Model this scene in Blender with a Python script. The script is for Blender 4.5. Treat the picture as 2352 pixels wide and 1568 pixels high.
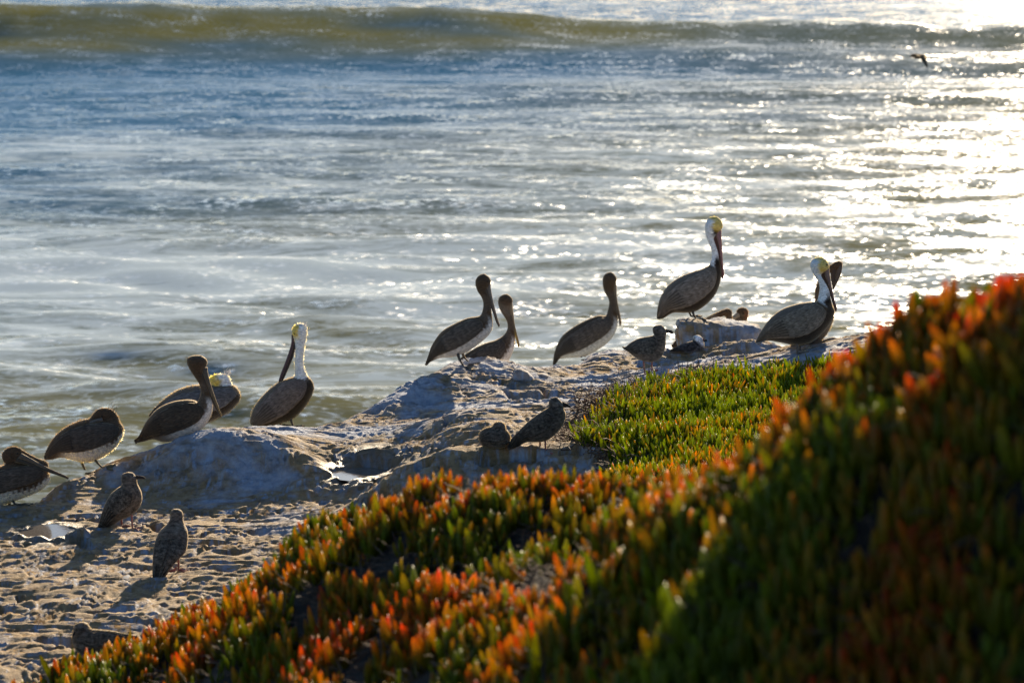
import bpy, math, random
import numpy as np
from mathutils import Vector
random.seed(7)
rng = np.random.default_rng(11)
for o in list(bpy.data.objects):
    bpy.data.objects.remove(o, do_unlink=True)
scene = bpy.context.scene
col = scene.collection
R = math.radians

# ------------------------------------------------------------------ camera
CZ = 8.5; PITCH = R(9.0); LENS = 102.0
KPX = 36.0 / LENS / 2352.0
cam_d = bpy.data.cameras.new('camera'); cam = bpy.data.objects.new('camera', cam_d); col.objects.link(cam)
cam.location = (0, 0, CZ); cam.rotation_euler = (R(90) - PITCH, 0, 0)
cam_d.lens = LENS; cam_d.sensor_width = 36.0; cam_d.clip_start = 0.1; cam_d.clip_end = 20000
cam_d.dof.use_dof = True; cam_d.dof.focus_distance = 21.5; cam_d.dof.aperture_fstop = 3.6
scene.camera = cam

# ------------------------------------------------------------------ light
SUN_EL = 17.0; SUN_AZ = 12.3      # azimuth is measured clockwise from +Y
world = bpy.data.worlds.new('World'); scene.world = world; world.use_nodes = True
wn = world.node_tree.nodes; wl = world.node_tree.links
wn.clear()
sky = wn.new('ShaderNodeTexSky'); sky.sky_type = 'NISHITA'; sky.sun_disc = False
sky.sun_elevation = R(SUN_EL); sky.sun_rotation = R(SUN_AZ); sky.altitude = 0
sky.air_density = 1.0; sky.dust_density = 0.6; sky.ozone_density = 3.5
bg = wn.new('ShaderNodeBackground'); bg.inputs['Strength'].default_value = 0.062
wo = wn.new('ShaderNodeOutputWorld')
wl.new(sky.outputs['Color'], bg.inputs['Color']); wl.new(bg.outputs['Background'], wo.inputs['Surface'])
sun_d = bpy.data.lights.new('sun', 'SUN'); sun_d.energy = 5.0; sun_d.angle = R(0.55); sun_d.color = (1.0, 0.82, 0.58)
sun = bpy.data.objects.new('sun', sun_d); col.objects.link(sun)
sdir = Vector((math.sin(R(SUN_AZ)) * math.cos(R(SUN_EL)), math.cos(R(SUN_AZ)) * math.cos(R(SUN_EL)), math.sin(R(SUN_EL))))
sun.rotation_euler = sdir.to_track_quat('Z', 'Y').to_euler(); sun.location = sdir * 60
scene.view_settings.view_transform = 'Standard'; scene.view_settings.look = 'None'
scene.view_settings.exposure = 1.2; scene.view_settings.gamma = 1.0
scene.view_settings.use_curve_mapping = False
scene.cycles.max_bounces = 6; scene.cycles.diffuse_bounces = 3; scene.cycles.glossy_bounces = 3
scene.cycles.transmission_bounces = 3; scene.cycles.transparent_max_bounces = 4
scene.cycles.caustics_reflective = False; scene.cycles.caustics_refractive = False
scene.cycles.sample_clamp_indirect = 3.0; scene.cycles.sample_clamp_direct = 6.0

# ------------------------------------------------------------------ helpers
cp, sp_ = math.cos(PITCH), math.sin(PITCH)
def ray(U, V):
    a = (U - 1176.0) * KPX; b = -(V - 784.0) * KPX
    return np.array([a, cp + b * sp_, -sp_ + b * cp])
def at_y(U, V, Y):
    d = ray(U, V); return np.array([0, 0, CZ]) + d * (Y / d[1])
def project(x, y, z):
    zz = z - CZ
    dep = y * cp - zz * sp_
    up = y * sp_ + zz * cp
    return 1176.0 + x / dep / KPX, 784.0 - up / dep / KPX

def tag(o, label=None, cat=None, group=None, kind=None):
    if label: o['label'] = label
    if cat: o['category'] = cat
    if group: o['group'] = group
    if kind: o['kind'] = kind
    return o
def mesh_obj(name, verts, faces, mat, parent=None, colors=None, smooth=True):
    """verts Nx3 array; faces list or Mx4 / Mx3 array"""
    me = bpy.data.meshes.new(name)
    verts = np.asarray(verts, dtype=np.float32)
    if isinstance(faces, np.ndarray):
        k = faces.shape[1]; nf = len(faces)
        me.vertices.add(len(verts)); me.vertices.foreach_set('co', verts.ravel())
        me.loops.add(nf * k); me.loops.foreach_set('vertex_index', faces.astype(np.int32).ravel())
        me.polygons.add(nf); me.polygons.foreach_set('loop_start', np.arange(0, nf * k, k, dtype=np.int32))
        try: me.polygons.foreach_set('loop_total', np.full(nf, k, dtype=np.int32))
        except Exception: pass
        me.update(calc_edges=True)
    else:
        me.from_pydata([tuple(map(float, v)) for v in verts], [], faces); me.update()
    if smooth: me.polygons.foreach_set('use_smooth', np.ones(len(me.polygons), dtype=bool))
    if colors is not None:
        ca = me.color_attributes.new('tint', 'FLOAT_COLOR', 'POINT')
        c4 = np.ones((len(verts), 4), dtype=np.float32); c4[:, :3] = colors
        ca.data.foreach_set('color', c4.ravel())
    me.materials.append(mat)
    o = bpy.data.objects.new(name, me); col.objects.link(o)
    if parent is not None: o.parent = parent
    return o

# vectorised noise
_perm = rng.permutation(4096)
_grad = rng.uniform(0, 2 * np.pi, 4096)
def _hash(ix, iy, s=0):
    return _perm[(_perm[(ix + s * 131) & 4095] + iy) & 4095]
def perlin(x, y, s=0):
    ix = np.floor(x).astype(np.int64); iy = np.floor(y).astype(np.int64)
    fx = x - ix; fy = y - iy
    u = fx * fx * fx * (fx * (fx * 6 - 15) + 10); v = fy * fy * fy * (fy * (fy * 6 - 15) + 10)
    def g(a, b):
        h = _grad[_hash(ix + a, iy + b, s)]
        return np.cos(h) * (fx - a) + np.sin(h) * (fy - b)
    n0 = g(0, 0) * (1 - u) + g(1, 0) * u; n1 = g(0, 1) * (1 - u) + g(1, 1) * u
    return (n0 * (1 - v) + n1 * v) * 1.5
def fbm(x, y, o=4, s=0):
    r = 0; a = 1.0; f = 1.0; t = 0
    for k in range(o):
        r = r + a * perlin(x * f + 17.3 * k, y * f - 9.1 * k, s + k); t += a; a *= 0.5; f *= 2.03
    return r / t * 1.6
def sst(a, b, x):
    t = np.clip((x - a) / (b - a), 0, 1); return t * t * (3 - 2 * t)
def pits(x, y, cell, s, rmin=0.18, rmax=0.42):
    """0..1 bowl depth of scattered round hollows"""
    gx = x / cell; gy = y / cell
    ix = np.floor(gx).astype(np.int64); iy = np.floor(gy).astype(np.int64)
    out = np.zeros_like(gx)
    for a in (-1, 0, 1):
        for b in (-1, 0, 1):
            h = _hash(ix + a, iy + b, s)
            px = ix + a + ((h * 37) % 1000) / 1000.0; py = iy + b + ((h * 91) % 1000) / 1000.0
            rr = rmin + (rmax - rmin) * (((h * 53) % 1000) / 1000.0) ** 2
            on = ((h * 71) % 1000) / 1000.0 > 0.42
            d = np.sqrt((gx - px) ** 2 + ((gy - py) * 1.15) ** 2) / rr
            out = np.maximum(out, np.where(on, 1 - sst(0.70, 1.0, d), 0) * (0.45 + rr))
    return out

class Surf:
    def __init__(self, pts, c=0.25, lin=True):
        self.P = np.array(pts, dtype=float); self.c = c
        P = self.P; n = len(P)
        d = np.sqrt((P[:, None, 0] - P[None, :, 0]) ** 2 + (P[:, None, 1] - P[None, :, 1]) ** 2 + c * c)
        A = np.zeros((n + 1, n + 1)); A[:n, :n] = d + np.eye(n) * -0.02; A[:n, n] = 1; A[n, :n] = 1
        self.w = np.linalg.solve(A, np.append(P[:, 2], 0))
    def __call__(self, x, y):
        x = np.asarray(x, float); y = np.asarray(y, float); sh = x.shape
        x = x.ravel(); y = y.ravel(); out = np.full(x.shape, self.w[-1])
        for i in range(len(self.P)):
            out += self.w[i] * np.sqrt((x - self.P[i, 0]) ** 2 + (y - self.P[i, 1]) ** 2 + self.c ** 2)
        return out.reshape(sh)

# ------------------------------------------------------------------ materials
def new_mat(name):
    m = bpy.data.materials.new(name); m.use_nodes = True
    n = m.node_tree.nodes; n.clear()
    out = n.new('ShaderNodeOutputMaterial')
    return m, n, m.node_tree.links, out
def principled(n, **kw):
    p = n.new('ShaderNodeBsdfPrincipled')
    for k, v in kw.items():
        k = k.replace('_', ' ')
        if k in p.inputs: p.inputs[k].default_value = v
    return p
def ramp(n, stops):
    r = n.new('ShaderNodeValToRGB'); cr = r.color_ramp
    while len(cr.elements) < len(stops): cr.elements.new(0.5)
    for e, (p, c) in zip(cr.elements, stops):
        e.position = p; e.color = c if len(c) == 4 else (*c, 1)
    return r
def mixc(n, l, fac, a, b, mode='MIX'):
    m = n.new('ShaderNodeMix'); m.data_type = 'RGBA'; m.blend_type = mode
    for sock, v in ((m.inputs[0], fac), (m.inputs[6], a), (m.inputs[7], b)):
        if hasattr(v, 'is_output') or isinstance(v, bpy.types.NodeSocket): l.new(v, sock)
        elif isinstance(v, (int, float)): sock.default_value = v
        else: sock.default_value = (*v, 1) if len(v) == 3 else v
    return m.outputs[2]
def math_n(n, l, op, a, b=None, clamp=False):
    m = n.new('ShaderNodeMath'); m.operation = op; m.use_clamp = clamp
    for i, v in enumerate((a, b)):
        if v is None: continue
        if isinstance(v, bpy.types.NodeSocket): l.new(v, m.inputs[i])
        else: m.inputs[i].default_value = v
    return m.outputs[0]
def noise_n(n, l, vec, scale, detail=4, rough=0.55, dist=0.0):
    t = n.new('ShaderNodeTexNoise'); t.inputs['Scale'].default_value = scale
    t.inputs['Detail'].default_value = detail; t.inputs['Roughness'].default_value = rough
    t.inputs['Distortion'].default_value = dist
    if vec is not None: l.new(vec, t.inputs['Vector'])
    return t
def mapping(n, l, vec, scale=(1, 1, 1), rot=(0, 0, 0)):
    m = n.new('ShaderNodeMapping'); m.inputs['Scale'].default_value = scale; m.inputs['Rotation'].default_value = rot
    l.new(vec, m.inputs['Vector']); return m.outputs['Vector']

def rock_material():
    m, n, l, out = new_mat('sandstone')
    tc = n.new('ShaderNodeTexCoord'); V = tc.outputs['Object']
    geo = n.new('ShaderNodeNewGeometry')
    big = noise_n(n, l, V, 0.9, 5, 0.6)
    fine = noise_n(n, l, mapping(n, l, V, (1, 1, 1)), 14, 8, 0.7)
    base = ramp(n, [(0.28, (0.12, 0.075, 0.035)), (0.5, (0.33, 0.215, 0.10)), (0.72, (0.45, 0.32, 0.17))])
    l.new(fine.outputs['Fac'], base.inputs['Fac'])
    # blue-tinted guano wash: patches on the tops, running streaks on the steep faces
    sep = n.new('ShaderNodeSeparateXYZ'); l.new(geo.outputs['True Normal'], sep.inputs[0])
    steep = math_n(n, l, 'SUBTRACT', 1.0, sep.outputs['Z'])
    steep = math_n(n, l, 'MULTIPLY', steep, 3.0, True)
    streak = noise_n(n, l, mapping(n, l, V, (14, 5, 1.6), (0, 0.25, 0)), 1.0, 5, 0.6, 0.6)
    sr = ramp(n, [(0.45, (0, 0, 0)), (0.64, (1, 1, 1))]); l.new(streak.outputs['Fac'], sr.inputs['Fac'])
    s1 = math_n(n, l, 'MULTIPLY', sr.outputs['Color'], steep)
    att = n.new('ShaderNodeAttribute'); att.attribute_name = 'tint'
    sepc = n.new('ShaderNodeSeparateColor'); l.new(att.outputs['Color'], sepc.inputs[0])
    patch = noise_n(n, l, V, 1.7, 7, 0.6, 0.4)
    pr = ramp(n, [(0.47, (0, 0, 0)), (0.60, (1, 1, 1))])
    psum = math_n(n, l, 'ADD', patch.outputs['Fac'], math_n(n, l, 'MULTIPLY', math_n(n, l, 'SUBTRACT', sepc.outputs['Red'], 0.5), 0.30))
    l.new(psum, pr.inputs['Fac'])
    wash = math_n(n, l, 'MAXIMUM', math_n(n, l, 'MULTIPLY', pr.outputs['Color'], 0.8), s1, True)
    guano_shade_blue = ramp(n, [(0.3, (0.22, 0.29, 0.41)), (0.7, (0.51, 0.58, 0.70))]); l.new(fine.outputs['Fac'], guano_shade_blue.inputs['Fac'])  # blue of the shade painted into the pale droppings
    c = mixc(n, l, wash, base.outputs['Color'], guano_shade_blue.outputs['Color'])
    # damp algae-dark stains low in the hollows
    dk = noise_n(n, l, mapping(n, l, V, (1, 1, 2)), 3.1, 5, 0.6)
    dr = ramp(n, [(0.56, (0, 0, 0)), (0.7, (1, 1, 1))]); l.new(dk.outputs['Fac'], dr.inputs['Fac'])
    dfac = math_n(n, l, 'MULTIPLY', dr.outputs['Color'], 0.7)
    dfac = math_n(n, l, 'MAXIMUM', dfac, sepc.outputs['Green'], True)
    c = mixc(n, l, dfac, c, (0.075, 0.06, 0.035))
    p = principled(n, Roughness=0.75)
    l.new(c, p.inputs['Base Color'])
    rr = math_n(n, l, 'SUBTRACT', 0.85, math_n(n, l, 'MULTIPLY', sepc.outputs['Blue'], 0.6)); l.new(rr, p.inputs['Roughness'])
    b1 = n.new('ShaderNodeBump'); b1.inputs['Distance'].default_value = 0.03; b1.inputs['Strength'].default_value = 1.0
    bn = noise_n(n, l, V, 22, 9, 0.72); l.new(bn.outputs['Fac'], b1.inputs['Height'])
    l.new(b1.outputs['Normal'], p.inputs['Normal'])
    l.new(p.outputs['BSDF'], out.inputs['Surface'])
    return m

def water_material():
    m, n, l, out = new_mat('sea_water')
    tc = n.new('ShaderNodeTexCoord'); V = tc.outputs['Object']
    att = n.new('ShaderNodeAttribute'); att.attribute_name = 'tint'
    # choppy facets as slope noise
    def slope(vec, scale, detail, rough, amp):
        t = noise_n(n, l, vec, scale, detail, rough)
        s = n.new('ShaderNodeVectorMath'); s.operation = 'SUBTRACT'; l.new(t.outputs['Color'], s.inputs[0]); s.inputs[1].default_value = (0.5, 0.5, 0.5)
        k = n.new('ShaderNodeVectorMath'); k.operation = 'MULTIPLY'; l.new(s.outputs[0], k.inputs[0]); k.inputs[1].default_value = (amp[0], amp[1], 0)
        return k.outputs[0]
    a = slope(mapping(n, l, V, (0.55, 1.1, 1), (0, 0, 0.15)), 1.0, 2, 0.5, (0.7, 1.1))
    vsc = n.new('ShaderNodeVectorMath'); vsc.operation = 'SCALE'
    b = slope(mapping(n, l, V, (0.75, 1.1, 1), (0, 0, -0.1)), 6.0, 1.0, 0.6, (1.25, 1.5))
    ad = n.new('ShaderNodeVectorMath'); ad.operation = 'ADD'; l.new(a, ad.inputs[0]); l.new(b, ad.inputs[1])
    sepc = n.new('ShaderNodeSeparateColor'); l.new(att.outputs['Color'], sepc.inputs[0])
    calm = noise_n(n, l, mapping(n, l, V, (0.35, 0.8, 1)), 1.0, 4, 0.7)
    cr_ = ramp(n, [(0.42, (0.35,) * 3), (0.66, (1.7,) * 3)]); l.new(calm.outputs['Fac'], cr_.inputs['Fac'])
    l.new(ad.outputs[0], vsc.inputs[0]); l.new(math_n(n, l, 'MULTIPLY', cr_.outputs['Color'], sepc.outputs['Blue']), vsc.inputs['Scale'])
    geo = n.new('ShaderNodeNewGeometry')
    ad2 = n.new('ShaderNodeVectorMath'); ad2.operation = 'ADD'; l.new(vsc.outputs[0], ad2.inputs[0]); l.new(geo.outputs['Normal'], ad2.inputs[1])
    # seen at a low angle, the facets that are not hidden lean towards the viewing direction
    msk = n.new('ShaderNodeVectorMath'); msk.operation = 'MULTIPLY'; l.new(geo.outputs['Incoming'], msk.inputs[0]); msk.inputs[1].default_value = (0.15, 0.15, 0)
    ad3 = n.new('ShaderNodeVectorMath'); ad3.operation = 'ADD'; l.new(ad2.outputs[0], ad3.inputs[0]); l.new(msk.outputs[0], ad3.inputs[1])
    nm = n.new('ShaderNodeVectorMath'); nm.operation = 'NORMALIZE'; l.new(ad3.outputs[0], nm.inputs[0])
    gl = n.new('ShaderNodeBsdfGlossy'); fr_ = n.new('ShaderNodeFresnel'); fr_.inputs['IOR'].default_value = 1.33
    df = n.new('ShaderNodeBsdfDiffuse'); mxs = n.new('ShaderNodeMixShader')
    # silky foam left by broken waves, drawn out along the crests
    f1 = noise_n(n, l, mapping(n, l, V, (0.10, 0.32, 1), (0, 0, 0.1)), 1.0, 6, 0.62, 0.5)
    f2 = noise_n(n, l, mapping(n, l, V, (0.5, 1.5, 1), (0, 0, 0.12)), 1.0, 6, 0.65, 1.2)
    f3 = noise_n(n, l, mapping(n, l, V, (0.45, 1.3, 1), (0, 0, -0.12)), 1.0, 7, 0.6, 2.2)
    lace = math_n(n, l, 'ABSOLUTE', math_n(n, l, 'SUBTRACT', f3.outputs['Fac'], 0.5))
    lace = math_n(n, l, 'SUBTRACT', 1.0, math_n(n, l, 'MULTIPLY', lace, 26.0), True)
    fs = math_n(n, l, 'ADD', math_n(n, l, 'MULTIPLY', f1.outputs['Fac'], 0.4), math_n(n, l, 'MULTIPLY', f2.outputs['Fac'], 0.6))
    fs = math_n(n, l, 'ADD', fs, math_n(n, l, 'MULTIPLY', math_n(n, l, 'SUBTRACT', sepc.outputs['Red'], 0.5), 0.4))
    fr = ramp(n, [(0.47, (0, 0, 0)), (0.62, (1, 1, 1))]); l.new(fs, fr.inputs['Fac'])
    gate = ramp(n, [(0.36, (0, 0, 0)), (0.50, (1, 1, 1))]); l.new(fs, gate.inputs['Fac'])
    foam = math_n(n, l, 'MAXIMUM', math_n(n, l, 'MULTIPLY', fr.outputs['Color'], 0.75), math_n(n, l, 'MULTIPLY', math_n(n, l, 'MULTIPLY', lace, gate.outputs['Color']), 0.6))
    sy = n.new('ShaderNodeSeparateXYZ'); l.new(V, sy.inputs[0])
    sky_tint_n = noise_n(n, l, mapping(n, l, V, (0.02, 0.06, 1)), 1.0, 4, 0.6)
    sky_tint = math_n(n, l, 'ADD', math_n(n, l, 'MULTIPLY', sy.outputs['Y'], 0.011), math_n(n, l, 'MULTIPLY', sy.outputs['X'], -0.03))
    sky_tint = math_n(n, l, 'ADD', math_n(n, l, 'SUBTRACT', sky_tint, 0.92), math_n(n, l, 'MULTIPLY', sky_tint_n.outputs['Fac'], 0.9), True)
    wc = mixc(n, l, sky_tint, (0.175, 0.16, 0.062), (0.024, 0.10, 0.185))  # reflected sky painted in as distant blue; the olive is sandy water
    wc = mixc(n, l, sepc.outputs['Green'], wc, (0.15, 0.14, 0.03))  # olive of sunlight through the swell, painted into the water colour
    c = mixc(n, l, foam, wc, (0.50, 0.60, 0.67))
    l.new(c, df.inputs['Color']); l.new(nm.outputs[0], gl.inputs['Normal']); l.new(nm.outputs[0], fr_.inputs['Normal'])
    r = math_n(n, l, 'ADD', math_n(n, l, 'MULTIPLY', foam, 0.3), 0.085); l.new(r, gl.inputs['Roughness'])
    # turbid water scatters from below the facets, so its body colour is lit as the smoothed surface
    up = n.new('ShaderNodeVectorMath'); up.operation = 'ADD'; l.new(geo.outputs['Normal'], up.inputs[0]); up.inputs[1].default_value = (0, 0, 1.2)
    upn = n.new('ShaderNodeVectorMath'); upn.operation = 'NORMALIZE'; l.new(up.outputs[0], upn.inputs[0]); l.new(upn.outputs[0], df.inputs['Normal'])
    ff = math_n(n, l, 'MULTIPLY', fr_.outputs['Fac'], math_n(n, l, 'SUBTRACT', 1.0, math_n(n, l, 'MULTIPLY', foam, 0.6)))
    l.new(ff, mxs.inputs[0]); l.new(df.outputs[0], mxs.inputs[1]); l.new(gl.outputs[0], mxs.inputs[2])
    l.new(mxs.outputs[0], out.inputs['Surface'])
    return m

def pool_material():
    m, n, l, out = new_mat('pool_water')
    tc = n.new('ShaderNodeTexCoord')
    b = n.new('ShaderNodeBump'); b.inputs['Distance'].default_value = 0.0015; b.inputs['Strength'].default_value = 0.5
    t = noise_n(n, l, tc.outputs['Object'], 22, 4, 0.6); l.new(t.outputs['Fac'], b.inputs['Height'])
    p = principled(n, Base_Color=(0.13, 0.115, 0.10, 1), Roughness=0.02, IOR=1.33)
    l.new(b.outputs['Normal'], p.inputs['Normal']); l.new(p.outputs['BSDF'], out.inputs['Surface'])
    return m

def soil_material():
    m, n, l, out = new_mat('dark_soil')
    tc = n.new('ShaderNodeTexCoord')
    t = noise_n(n, l, tc.outputs['Object'], 18, 8, 0.7)
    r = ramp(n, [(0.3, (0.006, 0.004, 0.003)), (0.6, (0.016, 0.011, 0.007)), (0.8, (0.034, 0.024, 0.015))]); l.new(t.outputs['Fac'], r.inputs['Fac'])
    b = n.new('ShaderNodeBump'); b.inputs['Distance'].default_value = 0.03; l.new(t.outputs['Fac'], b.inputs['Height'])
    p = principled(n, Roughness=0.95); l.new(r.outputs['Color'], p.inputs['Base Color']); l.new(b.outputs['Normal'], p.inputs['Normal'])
    l.new(p.outputs['BSDF'], out.inputs['Surface'])
    return m

def leaf_material(name='succulent_leaf', trans=0.5):
    m, n, l, out = new_mat(name)
    att = n.new('ShaderNodeAttribute'); att.attribute_name = 'tint'
    p = principled(n, Roughness=0.45); p.inputs['Specular IOR Level'].default_value = 0.25
    tc = n.new('ShaderNodeTexCoord'); t = noise_n(n, l, tc.outputs['Object'], 60, 3, 0.6)
    c = mixc(n, l, 0.5, att.outputs['Color'], t.outputs['Fac'], 'OVERLAY')
    l.new(c, p.inputs['Base Color'])
    tr = n.new('ShaderNodeBsdfTranslucent')
    c2 = mixc(n, l, 1.0, c, (5.0, 4.4, 2.4), 'MULTIPLY')
    l.new(c2, tr.inputs['Color'])
    mx = n.new('ShaderNodeMixShader'); mx.inputs[0].default_value = trans
    l.new(p.outputs['BSDF'], mx.inputs[1]); l.new(tr.outputs['BSDF'], mx.inputs[2]); l.new(mx.outputs[0], out.inputs['Surface'])
    return m

def simple_mat(name, c, rough=0.6, noise=0.25, scale=30, spec=0.5, bump=0.0):
    m, n, l, out = new_mat(name)
    tc = n.new('ShaderNodeTexCoord'); t = noise_n(n, l, tc.outputs['Object'], scale, 5, 0.6)
    d = tuple(x * (1 - noise) for x in c); u = tuple(min(1, x * (1 + noise)) for x in c)
    r = ramp(n, [(0.3, d), (0.7, u)]); l.new(t.outputs['Fac'], r.inputs['Fac'])
    p = principled(n, Roughness=rough); p.inputs['Specular IOR Level'].default_value = spec
    l.new(r.outputs['Color'], p.inputs['Base Color'])
    if bump:
        b = n.new('ShaderNodeBump'); b.inputs['Distance'].default_value = bump; l.new(t.outputs['Fac'], b.inputs['Height']); l.new(b.outputs['Normal'], p.inputs['Normal'])
    l.new(p.outputs['BSDF'], out.inputs['Surface'])
    return m

def plumage_material(name, speckle=0.3, scale=(30, 120, 120), spk_scale=1.0):
    m, n, l, out = new_mat(name)
    att = n.new('ShaderNodeAttribute'); att.attribute_name = 'tint'
    tc = n.new('ShaderNodeTexCoord')
    v = mapping(n, l, tc.outputs['Object'], scale, (0, 0.7, 0))
    t = noise_n(n, l, v, spk_scale, 4, 0.65)
    r = ramp(n, [(0.36, (1 - speckle * 0.9,) * 3), (0.64, (1 + speckle * 1.3,) * 3)]); l.new(t.outputs['Fac'], r.inputs['Fac'])
    c = mixc(n, l, 1.0, att.outputs['Color'], r.outputs['Color'], 'MULTIPLY')
    p = principled(n, Roughness=0.75); p.inputs['Specular IOR Level'].default_value = 0.25
    p.inputs['Sheen Weight'].default_value = 0.9; p.inputs['Sheen Tint'].default_value = (1, 0.78, 0.5, 1); p.inputs['Sheen Roughness'].default_value = 0.4
    l.new(c, p.inputs['Base Color'])
    b = n.new('ShaderNodeBump'); b.inputs['Distance'].default_value = 0.006; b.inputs['Strength'].default_value = 0.6
    l.new(t.outputs['Fac'], b.inputs['Height']); l.new(b.outputs['Normal'], p.inputs['Normal'])
    l.new(p.outputs['BSDF'], out.inputs['Surface'])
    return m

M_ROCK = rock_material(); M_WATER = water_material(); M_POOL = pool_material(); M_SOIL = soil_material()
M_LEAF = leaf_material(); M_TWIG = simple_mat('dry_stem', (0.11, 0.068, 0.042), 0.8, 0.4, 25)
M_PLUME = plumage_material('pelican_plumage', 0.35)
M_GPLUME = plumage_material('gull_plumage', 0.8, (35, 60, 60), 1.0)
M_DOWN = leaf_material('down_fluff', 0.55)
M_EYE = simple_mat('eye', (0.02, 0.015, 0.01), 0.1, 0.1)
M_TINT = plumage_material('horn', 0.15)

# ------------------------------------------------------------------ sea
def build_sea():
    naz = 560; az = np.linspace(-0.30, 0.30, naz)
    # rows evenly spread by viewing angle out to the swell, then geometric to the horizon
    dep = np.linspace(R(22), R(2.05), 560); r1 = CZ / np.tan(dep)
    r2 = np.geomspace(r1[-1] * 1.03, 9000, 50)
    r = np.concatenate([r1, r2]); dr = np.gradient(r)
    A, Rr = np.meshgrid(az, r); D = np.meshgrid(az, dr)[1]
    X = Rr * np.tan(A) ; Y = Rr
    Z = np.zeros_like(X)
    g = np.random.default_rng(5)
    for i in range(64):
        lam = 0.6 * (12.0 ** (i / 63.0)); th = g.normal(0.08, 0.38); k = 2 * np.pi / lam
        amp = 0.0088 * lam ** 0.55 * g.uniform(0.5, 1.3)
        ph = g.uniform(0, 6.28)
        warp = 0.6 * perlin(X / (lam * 5) + i, Y / (lam * 5) - i, 3)
        s = np.sin(k * (X * math.sin(th) + Y * math.cos(th)) + ph + warp * 2)
        env = 0.55 + 0.9 * np.clip(perlin(X / (lam * 3.1) + 3 * i, Y / (lam * 2.3) + i, 9) + 0.35, 0, 1)
        att = 1 - sst(0.12, 0.30, D / lam)
        Z += amp * env * att * (s + 0.25 * np.cos(2 * np.arcsin(np.clip(s, -1, 1))))
    for _ in range(12):          # ease the faces that are steeper than wind chop holds
        gy = np.abs(np.gradient(Z, axis=0)) / D
        wgt = 0.5 * sst(0.12, 0.24, gy); wgt[1:-1] = np.maximum(wgt[1:-1], np.maximum(wgt[:-2], wgt[2:]))
        Zs = Z.copy(); Zs[1:-1] = 0.25 * Z[:-2] + 0.5 * Z[1:-1] + 0.25 * Z[2:]
        Z = Z * (1 - wgt) + Zs * wgt
    # long swells
    def swell(Yc, h, front, back, wob, s):
        c = Yc + wob * perlin(X / 45.0 + s, X * 0 + s * 3.3, s) + X * 0.05
        d = Y - c
        p = np.where(d < 0, 1 - sst(0, front, -d), 1 - sst(0, back, d))
        return h * p * (0.85 + 0.3 * perlin(X / 30.0 + s * 7, X * 0 + 1.7, s + 1))
    c_ = 143 + 3 * perlin(X / 45.0, X * 0 + 3.3, 1) + 1.5 * perlin(X / 9.0, X * 0 + 5.3, 1) + X * 0.03; d_ = Y - c_
    big = np.where(d_ < 0, np.clip(1 + d_ / 15.0, 0, 1) ** 1.75, 1 - sst(0, 30, d_)) * (2.9 - 0.03 * (X + 25) + 0.5 * perlin(X / 16.0, X * 0 + 8.1, 2) + 0.22 * perlin(X / 5.0, X * 0 + 1.1, 4) + 0.08 * perlin(X / 1.7, Y / 4.0, 6))
    Z += big + swell(131, 0.45, 5, 8, 7, 8) * sst(-6, 10, X) + swell(118, 0.25, 5, 14, 5, 2) + swell(66, 0.14, 6, 9, 3, 4) + swell(50, 0.07, 4, 7, 3, 5)
    u, v = project(X, Y, Z * 0)
    foam = 0.36 + 0.26 * np.exp(-((Y - 60) / 14.0) ** 2) + 0.30 * np.exp(-((Y - 61) / 6.0) ** 2) * np.clip(0.5 + 1.3 * perlin(X / 6.0, Y / 5.0, 27), 0, 1.2) + 0.1 * np.exp(-((Y - 36) / 5.0) ** 2) + 0.14 * np.exp(-((Y - 90) / 30.0) ** 2) + 0.25 * np.exp(-((Y - 30) / 5) ** 2) * 0.6
    foam = foam - 0.32 * sst(95, 118, Y) + 0.15 * sst(143, 146, Y - X * 0.03) * (1 - sst(300, 800, Y))
    foam += 0.26 * perlin(X / 14.0, Y / 9.0, 21) + 0.25 * np.exp(-((d_ - 1.2) / 1.6) ** 2) * (0.5 + perlin(X / 7.0, X * 0 + 2.2, 22))
    green = sst(0.05, 1.3, big) * (1 - 0.6 * sst(2, 22, X)) * np.clip(0.85 + 0.7 * perlin(X / 9.0, Y / 2.5, 25), 0, 1)
    rough = 1.05 - 0.35 * sst(50, 100, Y) - 0.2 * sst(0.1, 0.6, big) * (Y < c_ + 1)
    C = np.stack([np.clip(foam, 0, 1), green, rough], -1).reshape(-1, 3)
    nr, nc = X.shape
    idx = np.arange(nr * nc).reshape(nr, nc)
    F = np.stack([idx[:-1, :-1], idx[:-1, 1:], idx[1:, 1:], idx[1:, :-1]], -1).reshape(-1, 4)
    P = np.stack([X, Y, Z], -1).reshape(-1, 3)
    o = mesh_obj('sea', P, F, M_WATER, colors=C); tag(o, kind='structure')
    # plain sea either side and behind, a little lower so that nothing overlaps
    g2 = np.array([(-9000, -60, -0.9), (9000, -60, -0.9), (9000, 9000, -0.9), (-9000, 9000, -0.9)], float)
    C2 = np.tile(np.array([[0.3, 0, 0.7]]), (4, 1))
    o2 = mesh_obj('sea_floor_water', g2, np.array([[0, 1, 2, 3]]), M_WATER, colors=C2); tag(o2, kind='structure')
build_sea()

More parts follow.
